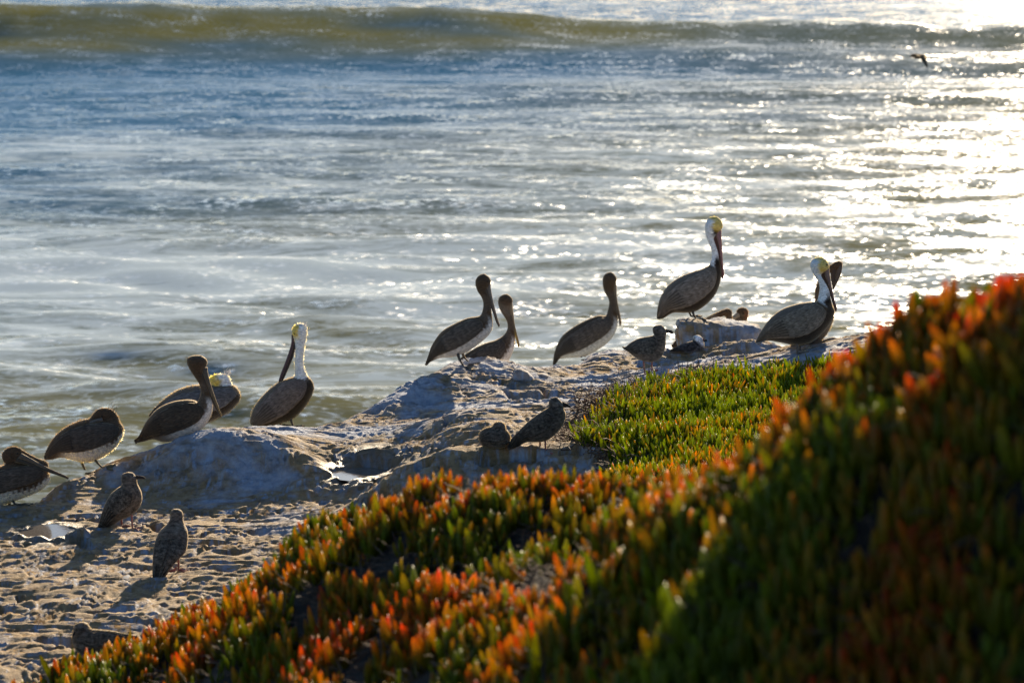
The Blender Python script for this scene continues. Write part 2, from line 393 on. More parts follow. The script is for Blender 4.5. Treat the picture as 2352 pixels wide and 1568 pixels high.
# ------------------------------------------------------------------ rock shelf
ridge = [(-500, 1230, 19.6), (-250, 1210, 19.7), (-60, 1185, 19.8), (60, 1160, 20.0), (100, 1140, 20.3), (200, 1108, 20.8), (300, 1080, 21.1), (400, 1028, 21.4), (480, 998, 21.6), (590, 995, 21.9), (700, 1000, 22.0),
         (760, 985, 22.3), (850, 955, 22.9), (980, 885, 23.7), (1050, 862, 24.1), (1120, 862, 24.3), (1180, 864, 24.3), (1260, 868, 24.5), (1330, 848, 25.0), (1430, 832, 25.4), (1550, 815, 25.6), (1650, 808, 25.7), (1740, 790, 25.5), (1850, 825, 25.4), (1950, 815, 25.2), (2150, 830, 25), (2500, 850, 25), (2900, 860, 25)]
inner = [(0, 1568, 15.3), (250, 1568, 15.35), (-250, 1568, 15.3), (0, 1500, 15.95), (200, 1500, 15.9), (0, 1400, 16.95), (300, 1400, 16.9), (600, 1400, 16.9), (0, 1300, 18.0), (300, 1300, 18.0), (560, 1300, 18.0),
         (0, 1200, 19.2), (250, 1200, 19.25), (500, 1230, 18.8), (700, 1230, 18.8), (-250, 1300, 18), (-500, 1400, 17),
         (0, 1165, 19.7), (120, 1165, 19.7), (250, 1160, 19.85), (400, 1150, 19.95), (600, 1150, 19.95), (800, 1152, 19.9), (880, 1165, 19.5),
         (160, 1140, 20.1), (260, 1130, 20.15), (350, 1122, 20.2), (450, 1118, 20.22), (560, 1118, 20.22), (640, 1118, 20.2), (720, 1118, 20.1),
         (240, 1108, 20.4), (330, 1072, 20.5), (400, 1038, 20.5), (480, 1010, 20.55), (560, 1008, 20.6), (640, 1018, 20.6), (690, 1050, 20.4), (740, 1085, 20.3), (650, 1000, 21.1), (520, 995, 21.2),
         (830, 1088, 20.45), (760, 1075, 20.6), (820, 1118, 20.05), (880, 1112, 19.9), (900, 1075, 20.3), (800, 1030, 20.9),
         (800, 1000, 21.4), (950, 1030, 20.7), (950, 1000, 21.05), (850, 1040, 20.7), (820, 965, 22.3), (900, 965, 22.2), (1000, 930, 22.6), (1100, 880, 23.3), (1200, 900, 22.7), (1300, 870, 23.6), (1250, 950, 21.6), (1320, 1000, 20.6),
         (1000, 1010, 20.75), (1060, 1000, 20.5), (1120, 1000, 20.35), (1030, 965, 21.0), (1100, 945, 21.2), (1180, 940, 21.3), (1180, 985, 20.6),
         (860, 1108, 19.3), (910, 1072, 19.3), (960, 1050, 19.3), (1030, 1030, 19.35), (1100, 1021, 19.35), (1180, 1030, 19.3), (1250, 1040, 19.25), (1330, 1043, 19.2), (1400, 1048, 19.1), (1480, 1060, 19.0),
         (880, 1165, 18.95), (960, 1130, 18.95), (1050, 1105, 19.0), (1150, 1100, 19.0), (1250, 1108, 18.95), (1350, 1112, 18.9), (1100, 1180, 18.6), (1300, 1180, 18.5), (900, 1210, 18.4), (760, 1200, 19.0),
         (1500, 852, 24.4), (1400, 850, 24.2), (1600, 840, 24.7), (1650, 800, 25.25), (1740, 792, 25.2), (1690, 838, 24.95), (1780, 838, 24.9), (1850, 830, 24.8), (1840, 812, 25.1), (1950, 825, 24.9), (1400, 900, 22.8),
         (1560, 830, 25.1)]
pts = []
for (U, V, Y) in ridge:
    p = at_y(U, V, Y); pts.append(p)
    s = (Y) / Y
    pts.append([p[0] * (1 + 0.5 / Y), p[1] + 0.35, p[2] - 0.30]); pts.append([p[0], p[1] + 0.9, p[2] - 1.6]); pts.append([p[0], p[1] + 2.2, -0.8]); pts.append([p[0], p[1] + 4, -2.5]); pts.append([p[0] * 1.2, 31, -4])
for q in inner: pts.append(at_y(*q))
# the hollow behind the gull ledge
for (U, Y, z) in [(960, 19.75, 4.42), (1050, 19.75, 4.5), (1120, 19.75, 4.55), (1200, 19.8, 4.6), (1290, 19.8, 4.62), (1050, 20.1, 4.45), (1150, 20.0, 4.5)]:
    d = Y / cp; pts.append([(U - 1176) * KPX * d, Y, z])
for x in (-9, -6, -3, 0, 3, 6, 9):
    pts.append([x, 13, 4.2]); pts.append([x, 9, 4.1]); pts.append([x, 4, 4.0])
    if abs(x) > 4: pts.append([x, 17, 4.1])
rock_base = Surf(pts, 0.12)
POOLS = [  # U, V, z offset, half-width, half-depth
    (832, 1090, 0.19, 0.24), (110, 1222, 0.16, 0.2)]
def rock_raw(x, y): return rock_base(x, y)
def hit(fn, U, V, y0=12.0, y1=31.0, step=0.02):
    Ys = np.arange(y0, y1, step); d = ray(U, V)
    P = np.array([0, 0, CZ])[None] + d[None] * (Ys / d[1])[:, None]
    h = fn(P[:, 0], P[:, 1]); k = np.where(h >= P[:, 2])[0]
    return P[k[0]] if len(k) else P[-1]
pool_c = []
for (U, V, a, b) in POOLS:
    p = hit(rock_raw, U, V); pool_c.append((p[0], p[1], p[2] + (0.012 if b > 0.21 else 0.002), a, b))
def rock_h(x, y, detail=True):
    z = rock_base(x, y)
    u, v = project(x, y, z)
    w1 = 0.25 * fbm(x * 1.1, y * 0.9, 3, 31)
    # worn ledges
    q = fbm(x * 0.36 + w1, y * 1.25, 3, 40) * 1.4
    st = np.floor(q * 4) / 4 + sst(0.62, 1.0, (q * 4) % 1.0) / 4
    near = 1 - sst(19.5, 21, y)
    top = sst(3.6, 4.0, z)
    f = 0.10 * (st - q * 0.75) + 0.018 * fbm(x * 1.3, y * 1.8, 2, 50) + 0.006 * fbm(x * 9, y * 9, 3, 51)
    pm = sst(-0.25, 0.25, fbm(x * 0.6, y * 0.6, 2, 60)) * (0.35 + 0.65 * near)
    f = f - 0.19 * pits(x * 0.6 + w1 * 0.3, y + w1, 0.42, 3, 0.14, 0.42) * pm - 0.13 * pits(x * 0.7, y + w1 * 0.4, 0.20, 5, 0.13, 0.38) * (0.15 + 0.85 * pm) * (0.35 + 0.65 * near) - 0.018 * pits(x, y, 0.075, 8, 0.2, 0.45) * (0.05 + 0.95 * near) * pm
    # softened run-off grooves on far slope
    far = sst(21.5, 22.5, y)
    f = f + far * 0.022 * np.abs(fbm((x + y * 0.35) * 4.0, (y - x * .5) * 1.2, 4, 70))
    cr = np.abs(perlin((x * 0.35 + y * 0.9) * 1.3 + 0.3 * fbm(x * 3, y * 3, 3, 81), (x * 0.9 - y * 0.35) * 0.5, 80))
    f = f - 0.09 * (1 - sst(0.0, 0.04, cr)) * sst(-0.1, 0.2, perlin(x * 0.8, y * 0.8, 83))
    lay = (fbm(x * 0.5 + 2 * w1, y * 0.9, 3, 84) * 9 + x * 1.2) % 1.0
    f = f + 0.014 * (sst(0, 0.85, lay) - sst(0.9, 1.0, lay)) * (1 - pm * 0.5)
    z = z + f * top
    for (px, py, pz, a, b) in pool_c:
        d = np.sqrt(((x - px) / a) ** 2 + ((y - py) / b) ** 2) + 0.45 * perlin(x * 4, y * 4, 77)
        k = 1 - sst(0.85, 1.2, d)
        ring = sst(0.85, 1.02, d) * (1 - sst(1.3, 1.7, d))
        z = z * (1 - ring) + np.maximum(z, pz + 0.002 + 0.05 * fbm(x * 4, y * 3, 3, 79)) * ring
        z = z * (1 - k) + (pz - 0.03) * k 
    # hairline joint running up to the loose stone
    return z

def polar_mesh(az0, az1, naz, rs, hfn):
    az = np.tan(np.linspace(az0, az1, naz)); A, Rr = np.meshgrid(az, rs)
    X = Rr * A; Y = Rr; Z = hfn(X, Y)
    nr, nc = X.shape; idx = np.arange(nr * nc).reshape(nr, nc)
    F = np.stack([idx[:-1, :-1], idx[:-1, 1:], idx[1:, 1:], idx[1:, :-1]], -1).reshape(-1, 4)
    return X, Y, Z, F
rs = np.concatenate([np.linspace(9, 14.8, 16), np.linspace(14.9, 26.2, 600), np.linspace(26.4, 31, 18)])
X, Y, Z, F = polar_mesh(-0.26, 0.26, 760, rs, rock_h)
u, v = project(X, Y, Z)
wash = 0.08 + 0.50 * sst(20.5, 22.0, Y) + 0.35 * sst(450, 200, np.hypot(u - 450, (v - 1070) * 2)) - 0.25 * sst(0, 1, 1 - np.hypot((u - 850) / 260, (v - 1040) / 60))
damp = np.zeros_like(X)
for (px, py, pz, a, b) in pool_c:
    d = np.sqrt(((X - px) / (a * 1.5)) ** 2 + ((Y - py) / (b * 1.8)) ** 2); damp = np.maximum(damp, (1 - sst(0.7, 1.3, d)) * 0.75)
low = sst(3.9, 3.2, Z)
C = np.stack([np.clip(wash, 0, 1), np.clip(np.maximum(damp * 0.8, low * 0.8), 0, 1), np.clip(damp + low, 0, 1)], -1).reshape(-1, 3)
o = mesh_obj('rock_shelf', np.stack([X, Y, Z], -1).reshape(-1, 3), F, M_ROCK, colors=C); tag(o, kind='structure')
for (px, py, pz, a, b) in pool_c:
    n_ = 40; vv = [(0, 0, 0)] + [(1.22 * a * math.cos(t * 6.2832 / n_) * (1 + 0.1 * math.sin(3 * t)), 1.22 * b * math.sin(t * 6.2832 / n_), 0) for t in range(n_)]
    ff = [(0, 1 + t, 1 + (t + 1) % n_) for t in range(n_)]
    o = mesh_obj('rock_pool', np.array(vv), ff, M_POOL); o.location = (px, py, pz); tag(o, kind='structure')

# ------------------------------------------------------------------ bank under the ice plants
bk = [(60, 1620, 13.6), (200, 1568, 13.3), (400, 1455, 13.2), (400, 1568, 12.2), (550, 1380, 12.9), (640, 1320, 12.6), (640, 1568, 10.7), (700, 1265, 12.5), (800, 1230, 12.2), (900, 1200, 11.9), (960, 1160, 11.7), (900, 1400, 10.6), (900, 1568, 9.7),
      (1040, 1145, 11.5), (1130, 1150, 11.4), (1130, 1350, 10.0), (1130, 1568, 8.8), (1220, 1165, 11.4), (1300, 1175, 11.3), (1300, 1350, 9.7), (1300, 1568, 8.1), (1450, 1165, 11.3), (1600, 1160, 11.0),
      (1500, 1260, 9.4), (1500, 1568, 7.4), (1640, 1180, 8.8), (1700, 1125, 8.2), (1700, 1300, 7.6), (1700, 1568, 6.8), (1780, 1050, 7.9), (1850, 985, 7.6), (1900, 935, 7.5), (1900, 1000, 7.2), (1900, 1200, 6.8), (1900, 1568, 6.55),
      (1960, 940, 7.4), (2060, 965, 7.1), (2150, 895, 6.9), (2150, 1150, 6.6), (2150, 1568, 6.3), (2230, 800, 6.8), (2300, 805, 6.7), (2352, 835, 6.6), (2352, 1100, 6.35), (2352, 1568, 6.1), (2500, 820, 6.6), (2500, 1568, 5.95), (2800, 740, 6.6), (2800, 1568, 5.85)]
bpts = [at_y(*q) for q in bk]
for (U, V, Y) in [(60, 1900, 11), (640, 2000, 8), (1130, 2000, 6.8), (1700, 2000, 5.2), (2352, 2000, 4.6), (2800, 2000, 4.3)]: bpts.append(at_y(U, V, Y))
# falling away behind the near crest
def wp(U, Y, z): return [(U - 1176) * KPX * (Y / cp), Y, z]
for (U, Y, z) in [(-300, 14, 3.6), (60, 14.6, 4.0), (200, 14.6, 4.0), (400, 14.5, 4.2), (400, 16, 3.9), (640, 14, 4.85), (640, 15.3, 4.5), (640, 17, 4.12), (760, 16.5, 4.3), (760, 18.2, 4.1), (900, 13.5, 5.25), (900, 16, 4.5), (900, 18, 4.0), (1130, 13.2, 5.3), (1130, 16, 4.6), (1130, 18.2, 4.1),
                  (1300, 13.2, 5.3), (1300, 16, 4.7), (1300, 18.2, 4.3), (1500, 11.0 + 2, 5.35), (1500, 15, 4.95), (1700, 10, 5.8), (1700, 13, 5.2), (1700, 15.5, 4.95), (1900, 9, 6.2), (1900, 12, 5.2), (1900, 16, 4.9), (2150, 9, 6.2), (2150, 12, 5.3), (2352, 9, 6.3), (2352, 13, 5.3), (2800, 9, 6.5), (2800, 13, 5.4), (2352, 18, 4.9), (2352, 22, 4.7), (2800, 20, 4.8)]:
    bpts.append(wp(U, Y, z))
# the level green patch on the shelf
for q in [(1900, 832, 24.0), (1960, 835, 23.8), (1650, 855, 24.0), (1560, 870, 23.5), (1450, 935, 21.6), (1390, 985, 20.4), (1420, 1050, 18.8), (1420, 1110, 17.6), (1500, 1110, 17.4), (1650, 1105, 17.3), (1650, 1000, 19.4), (1550, 950, 20.9), (1800, 950, 20.5), (1850, 890, 22.2), (1750, 870, 23.2), (1760, 1080, 17.6), (1900, 950, 20.3), (2050, 870, 22.5), (1990, 815, 24.8), (2200, 830, 24.4)]:
    bpts.append(at_y(*q))
# below the bare rock
for q in [(1330, 1060, 18.9), (1300, 1000, 20.3), (1300, 940, 21.7), (1400, 880, 23.0), (1500, 850, 24.2), (1650, 825, 24.9), (1780, 815, 25.1), (1900, 815, 25.2), (1200, 1000, 20.4), (1000, 1000, 21), (800, 1000, 21), (500, 1100, 20), (200, 1200, 19), (200, 1350, 17.5), (0, 1500, 16), (450, 1300, 18), (1100, 900, 23), (-300, 1400, 17), (2100, 830, 25.6), (2500, 850, 26)]:
    p = at_y(*q); bpts.append([p[0], p[1], p[2] - 0.35])
bank_base = Surf(bpts, 0.2)
def bank_h(x, y):
    z = bank_base(x, y)
    return z + (0.06 + 0.05 * (y < 9)) * fbm(x * 1.6, y * 1.3, 4, 90) + 0.02 * fbm(x * 7, y * 7, 3, 95)
rsb = np.concatenate([np.linspace(2.5, 5, 14), np.linspace(5.1, 14.5, 170), np.linspace(14.6, 25.6, 110)])
Xb, Yb, Zb, Fb = polar_mesh(-0.30, 0.36, 260, rsb, bank_h)
ub, vb = project(Xb, Yb, Zb)
Zb = np.where((ub < 1250) & (Yb > 15.5), np.minimum(Zb, rock_base(Xb, Yb) - 0.35), Zb)
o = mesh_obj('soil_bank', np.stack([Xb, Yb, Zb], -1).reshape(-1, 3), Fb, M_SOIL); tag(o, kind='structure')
def ground_h(x, y): return np.maximum(rock_h(np.asarray(x, float), np.asarray(y, float)), bank_h(np.asarray(x, float), np.asarray(y, float)))

# ------------------------------------------------------------------ ice plant leaves
def in_poly(u, v, poly):
    c = np.zeros(u.shape, bool); n_ = len(poly)
    for i in range(n_):
        x1, y1 = poly[i]; x2, y2 = poly[(i + 1) % n_]
        t = ((y1 > v) != (y2 > v)) & (u < (x2 - x1) * (v - y1) / (y2 - y1 + 1e-9) + x1)
        c ^= t
    return c
_ts = np.array([0.0, 0.3, 0.65, 0.88]); _ws = np.array([0.55, 1.0, 0.9, 0.5])
def leaf_mesh(P, Az, Lean, L, W, Curv, c_base, c_tip, name, label, cat, redstart=0.45):
    n_ = len(P); nv = 13
    V = np.zeros((n_, nv, 3)); C = np.zeros((n_, nv, 3))
    dirx, diry = np.cos(Az), np.sin(Az)
    for j in range(5):
        t = 1.0 if j == 4 else _ts[j]
        ang = Lean - Curv * (t - 0.3)          # curving back to upright
        rad = np.sin(Lean) * t * L - Curv * 0.3 * t * t * L
        hz = np.cos(Lean) * t * L + Curv * 0.1 * t * t * L
        cx = P[:, 0] + dirx * rad; cy = P[:, 1] + diry * rad; cz = P[:, 2] + hz
        m = sst(redstart, 1.0, t)
        cc = c_base * (1 - m) + c_tip * m
        if j == 4:
            V[:, 12, 0] = cx; V[:, 12, 1] = cy; V[:, 12, 2] = cz; C[:, 12] = cc
        else:
            w = W * _ws[j]
            for a in range(3):
                th = a * 2.0944 + 0.5
                lx = np.cos(th) * w; ly = np.sin(th) * w * 0.8
                V[:, j * 3 + a, 0] = cx + dirx * lx * np.cos(ang) - diry * ly
                V[:, j * 3 + a, 1] = cy + diry * lx * np.cos(ang) + dirx * ly
                V[:, j * 3 + a, 2] = cz - lx * np.sin(ang)
                C[:, j * 3 + a] = cc
    f = []
    for j in range(3):
        for a in range(3):
            b = (a + 1) % 3
            f.append((j * 3 + a, j * 3 + b, j * 3 + 3 + b)); f.append((j * 3 + a, j * 3 + 3 + b, j * 3 + 3 + a))
    for a in range(3): f.append((9 + a, 9 + (a + 1) % 3, 12))
    f = np.array(f); F_ = (f[None] + (np.arange(n_) * nv)[:, None, None]).reshape(-1, 3)
    o = mesh_obj(name, V.reshape(-1, 3), F_, M_LEAF, colors=C.reshape(-1, 3))
    tag(o, label, cat, kind='stuff')
    return o

def scatter(n_, y0, y1, az0, az1, seed):
    g = np.random.default_rng(seed)
    y = np.sqrt(g.uniform(y0 * y0, y1 * y1, n_)); a = g.uniform(az0, az1, n_)
    return y * a, y, g
def shoots(x, y, z, g, nl, Lm, Wm, redf, lean=0.38, spread=0.012):
    """turn shoot positions into leaves"""
    k = len(x); rep = nl
    idx = np.repeat(np.arange(k), rep)
    sz = np.clip(g.normal(0.95, 0.3, k), 0.4, 1.7)[idx]
    tilt_az = g.uniform(0, 6.28, k)[idx]
    az = g.uniform(0, 6.28, k)[idx] + np.tile(np.arange(rep) * 2.4, k) + g.normal(0, 0.3, k * rep)
    ln = np.abs(g.normal(lean, 0.17, k * rep)); L = Lm * sz * g.uniform(0.65, 1.1, k * rep); W = Wm * sz * g.uniform(0.8, 1.2, k * rep)
    P = np.stack([x[idx] + spread * np.cos(az), y[idx] + spread * np.sin(az), z[idx] - 0.012 + g.uniform(0, 0.03, k * rep)], -1)
    red = np.clip(redf[idx] + g.normal(0, 0.22, k * rep), 0, 1)
    return P, az, ln, L, W, g.uniform(0.0, 0.6, k * rep), red, g
def lcols(red, g):
    n_ = len(red); r = red[:, None]; j = g.uniform(0.75, 1.25, (n_, 1))
    green = np.array([[0.078, 0.102, 0.006]]); yel = np.array([[0.14, 0.11, 0.006]]); orr = np.array([[0.21, 0.118, 0.009]]); rd = np.array([[0.22, 0.045, 0.010]])
    base = (green * (1 - r) + yel * r) * j
    tip = np.where(r < 0.5, (green * 1.1 * (1 - 2 * r) + orr * 2 * r), (orr * (2 - 2 * r) + rd * (2 * r - 1))) * j
    return base, tip

# green patch
GREEN = [(1330, 1010), (1370, 960), (1440, 915), (1560, 885), (1640, 872), (1760, 866), (1850, 856), (1930, 842), (2100, 830), (2100, 1160), (1350, 1190), (1400, 1110), (1410, 1050), (1350, 1035)]
x, y, g = scatter(21000, 15.0, 25.2, -0.02, 0.16, 1)
z = bank_h(x, y); rz = rock_h(x, y); z = np.maximum(z, rz); u, v = project(x, y, z)
keep = in_poly(u + 14 * g.normal(0, 1, len(u)), v + 5 * g.normal(0, 1, len(u)), GREEN) & (fbm(x * 2.2, y * 1.5, 3, 101) > -0.55)
x, y, z = x[keep], y[keep], np.maximum(z, rz)[keep]
redf = -0.10 + 0.38 * sst(18.8, 16.8, y) + 0.35 * fbm(x * 0.9, y * 0.6, 3, 103)
P, az, ln, L, W, cv, red, g = shoots(x, y, z + 0.03 * g.uniform(0, 1, len(x)), g, 4, 0.092, 0.0085, redf, 0.5)
cb, ct = lcols(red, g); cb *= 1.35; ct *= 1.25
leaf_mesh(P, az, ln, L, W, cv, cb, ct, 'green_ice_plant', 'low mat of mostly green ice plant leaves in sharp focus on the shelf behind the banks', 'ice plant')
print('green leaves', len(P))

# orange bank in the middle distance and the left
x, y, g = scatter(13500, 7.4, 14.6, -0.21, 0.13, 2)
z = bank_h(x, y); rz = rock_h(x, y); u, v = project(x, y, z)
clump = fbm(x * 2.8, y * 2.2, 3, 105)
nearmask = (u > 1500) & (y < 9.4 - (u - 1500) * 0.0022)
keep = (z > rz + 0.03) & (clump > -0.12 - 0.15 * (y < 9)) & (v < 1750) & (u > -250) & (u < 2000) & ~nearmask
keep &= ~in_poly(u, v, [(1000, 1340), (1180, 1270), (1400, 1290), (1460, 1330), (1300, 1370), (1100, 1400)]) | (g.uniform(0, 1, len(x)) < 0.35)
x, y, z = x[keep], y[keep], z[keep]
redf = 0.27 + 0.7 * fbm(x * 1.2, y * 1.2, 3, 107)
P, az, ln, L, W, cv, red, g = shoots(x, y, z, g, 5, 0.092, 0.0120, redf, 0.34, 0.020)
cb, ct = lcols(red, g)
leaf_mesh(P, az, ln, L, W, cv, cb, ct, 'orange_ice_plant', 'orange and red tipped ice plant covering the sunlit bank below the rock shelf', 'ice plant', 0.3)
print('orange leaves', len(P))

# near blurred bank on the right
x, y, g = scatter(10500, 4.6, 9.6, 0.0, 0.24, 3)
z = bank_h(x, y); u, v = project(x, y, z)
clump = fbm(x * 2.6, y * 2.0, 3, 109); z = z + 0.05 * clump
keep = ((clump > -0.42) | (v < 1050)) & (((u > 1500) & (y < 9.4 - (u - 1500) * 0.0022)) | ((u > 1150) & (y < 7.4))) & (v < 1800)
x, y, z = x[keep], y[keep], z[keep]
redf = 0.36 + 0.75 * fbm(x * 1.5, y * 1.5, 3, 111) + 0.35 * sst(1000, 800, project(x, y, z)[1])
P, az, ln, L, W, cv, red, g = shoots(x, y, z, g, 5, 0.088, 0.0120, redf, 0.32, 0.018)
cb, ct = lcols(red, g)
leaf_mesh(P, az, ln, L, W, cv, cb, ct, 'shaded_ice_plant', 'out of focus ice plant on the steep shaded bank nearest the viewer at right', 'ice plant', 0.35)
print('near leaves', len(P))

# dry tangled stems
def twig_mesh(x, y, z, g, L, rad, name, label, rise=0.5):
    n_ = len(x); seg = 5; V = np.zeros((n_, seg, 3, 3))
    az = g.uniform(0, 6.28, n_); up = g.uniform(-0.1, rise, n_); c = np.stack([x, y, z], -1)
    for j in range(seg):
        for a in range(3):
            th = a * 2.0944; r = rad * (1 - 0.16 * j)
            V[:, j, a] = c + np.stack([-np.sin(az) * np.cos(th) * r, np.cos(az) * np.cos(th) * r, np.full(n_, np.sin(th)) * r], -1)
        st = L * g.uniform(0.7, 1.3, n_) / seg
        c = c + np.stack([np.cos(az) * np.cos(up) * st, np.sin(az) * np.cos(up) * st, np.sin(up) * st], -1)
        az = az + g.normal(0, 0.6, n_); up = np.clip(up + g.normal(-0.05, 0.35, n_), -0.6, 1.2)
    V = V.reshape(n_, seg * 3, 3); f = []
    for j in range(seg - 1):
        for a in range(3):
            b = (a + 1) % 3; f.append((j * 3 + a, j * 3 + b, j * 3 + 3 + b, j * 3 + 3 + a))
    f = np.array(f); F_ = (f[None] + (np.arange(n_) * seg * 3)[:, None, None]).reshape(-1, 4)
    o = mesh_obj(name, V.reshape(-1, 3), F_, M_TWIG); tag(o, label, 'dry stems', kind='stuff')
DRY = [(1300, 1035), (1290, 985), (1330, 930), (1430, 900), (1460, 878), (1560, 870), (1640, 866), (1600, 890), (1480, 935), (1400, 975), (1420, 1040), (1480, 1080), (1390, 1120), (1360, 1050)]
x, y, g = scatter(15000, 17.0, 25.2, -0.02, 0.12, 4)
z = ground_h(x, y); u, v = project(x, y, z)
keep = in_poly(u + 10 * g.normal(0, 1, len(u)), v + 6 * g.normal(0, 1, len(u)), DRY) & ~((np.abs(u - 1490) < 60) & (v < 895)); x, y, z = x[keep], y[keep], z[keep]
twig_mesh(x, y, z + g.uniform(0, 0.05, len(x)), g, 0.21, 0.0055, 'dry_stems', 'tangle of dry brown ice plant stems between bare rock and green patch', 0.8)
x, y, g = scatter(22000, 5.0, 14.5, -0.2, 0.22, 5)
z = bank_h(x, y); rz = rock_h(x, y); keep = z > rz + 0.02; x, y, z = x[keep], y[keep], z[keep]
twig_mesh(x, y, z + g.uniform(0, 0.04, len(x)), g, 0.12, 0.003, 'dead_stems', 'dead blackish stems lying under the orange ice plant on the near bank', 0.6)

# ------------------------------------------------------------------ boulders
def catmull(A, m):
    """A: n x k control rows -> resampled rows"""
    A = np.asarray(A, float); n_ = len(A)
    d = np.sqrt(((A[1:, :3] - A[:-1, :3]) ** 2).sum(1)) ** 0.5 + 1e-6
    t = np.concatenate([[0], np.cumsum(d)]); out = []
    q = np.linspace(0, t[-1], m)
    T = np.zeros_like(A)
    for i in range(n_):
        a = max(i - 1, 0); b = min(i + 1, n_ - 1); T[i] = (A[b] - A[a]) / (t[b] - t[a])
    for s in q:
        i = min(np.searchsorted(t, s, 'right') - 1, n_ - 2); h = t[i + 1] - t[i]; w = (s - t[i]) / h
        out.append((2 * w ** 3 - 3 * w ** 2 + 1) * A[i] + (w ** 3 - 2 * w ** 2 + w) * h * T[i] + (-2 * w ** 3 + 3 * w ** 2) * A[i + 1] + (w ** 3 - w ** 2) * h * T[i + 1])
    return np.array(out)

def boulder(name, label, secs, Yd, halfd, seed, root):
    rows = []
    for (U, t, b) in secs:
        T = at_y(U, t, Yd); B = at_y(U, b, Yd); rows.append([*((T + B) / 2), (T - B)[2] / 2])
    Rw = catmull(rows, 60); nseg = 64; V = []
    for i, r_ in enumerate(Rw):
        e = math.sin(math.pi * min(max((i + 0.5) / 60.0, 0.0), 1)) ** 0.35
        for k in range(nseg):
            a = 2 * math.pi * k / nseg; ca, sa = math.cos(a), math.sin(a)
            pw = 0.55
            sx = math.copysign(abs(ca) ** pw, ca); sz = math.copysign(abs(sa) ** pw, sa)
            V.append([r_[0], r_[1] + halfd * e * sx, r_[2] + max(r_[3], 0.01) * sz])
    V = np.array(V)
    dn = 0.05 * fbm(V[:, 0] * 3 + V[:, 1] * 1.3 + seed, V[:, 2] * 4 + V[:, 1] * 2, 4, 120) + 0.015 * fbm(V[:, 0] * 14 + V[:, 1] * 6, V[:, 2] * 14 + V[:, 1] * 7, 3, 130)
    cen = V.mean(0); dv = V - cen; dv /= np.linalg.norm(dv, axis=1)[:, None] + 1e-6
    V = V + dv * dn[:, None] * min(1, halfd / 0.2)
    idx = np.arange(60 * nseg).reshape(60, nseg); idn = np.roll(idx, -1, 1)
    F_ = [tuple(q) for q in np.stack([idx[:-1], idn[:-1], idn[1:], idx[1:]], -1).reshape(-1, 4).tolist()]
    F_.append(tuple(idx[0][::-1].tolist())); F_.append(tuple(idx[-1].tolist()))
    Cc = np.tile([[0.75, 0, 0]], (len(V), 1))
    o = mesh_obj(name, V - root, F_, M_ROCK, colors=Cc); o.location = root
    tag(o, label, 'boulder')
    return o
BY = 25.9
boulder('boulder', 'flat topped pale boulder the tall pelican stands on, with undercut left end', [(1552, 748, 772), (1556, 736, 782), (1566, 730, 800), (1590, 729, 826), (1640, 735, 832), (1690, 741, 830), (1725, 743, 826), (1745, 747, 820), (1752, 757, 812)], BY, 0.26, 3.0, at_y(1650, 835, BY))
p = hit(rock_h, 1195, 872)
boulder('loose_stone', 'small angular stone lying on the shelf right of the two close pelicans', [(1178, 862, 868), (1184, 852, 873), (1196, 849, 875), (1210, 853, 876), (1222, 862, 876), (1228, 870, 875)], p[1], 0.08, 9.0, p)
p = hit(rock_h, 1250, 868)
boulder('loose_stone', 'flatter tan stone beside the angular one on the shelf', [(1228, 863, 868), (1236, 858, 870), (1250, 857, 871), (1262, 862, 870)], p[1] + 0.05, 0.06, 14.0, p)

# ------------------------------------------------------------------ birds
BR = (0.075, 0.045, 0.026); DB = (0.030, 0.020, 0.014); WH = (0.62, 0.58, 0.54); GR = (0.13, 0.105, 0.085)
NW = (0.72, 0.73, 0.76); YE = (0.68, 0.50, 0.15); GY = (0.17, 0.145, 0.125); BK = (0.02, 0.018, 0.018); HN = (0.14, 0.115, 0.10); LB = (0.10, 0.07, 0.048)
CODES = {  # top colour, bottom colour, split (-1..1 from belly to back)
    'b': (BR, WH, -0.30), 'B': (BR, WH, -0.55), 'n': (LB, LB, 0), 'c': (LB, WH, -0.35), 'h': (BR, BR, 0), 't': (DB, DB, 0), 'u': (BR, GY, -0.4),
    'a': (GR, DB, -0.1), 'A': (GR, DB, 0.1), 'w': (NW, NW, 0), 'W': (NW, YE, -0.55), 'y': (YE, YE, 0), 'Y': (NW, YE, 0.25), 'q': (DB, DB, 0), 'x': (NW, DB, 0.1),
    'g': ((0.085, 0.068, 0.055), (0.11, 0.09, 0.072), 0), 'G': ((0.05, 0.04, 0.032), (0.085, 0.068, 0.055), 0), 'H': ((0.085, 0.068, 0.056), (0.11, 0.09, 0.075), 0), 'k': (BK, BK, 0), 's': ((0.05, 0.05, 0.055), (0.10, 0.10, 0.11), 0), 'S': ((0.66, 0.66, 0.68), (0.5, 0.5, 0.53), 0)}
ZT = {'Z1': (0.24, 0, 0.24, 705.6), 'Z3': (0.2, 301.06, 0.2, 752.6), 'Z4': (0.24, 940.8, 0.24, 602.1), 'Z5': (0.248, 1392.4, 0.248, 470.4), 'Z2': (0.37015, 0, 0.37015, 987.8), 'Z6': (0.24, 1034.9, 0.24, 846.7), 'P': (0.12, 0, 0.12, 997.3)}

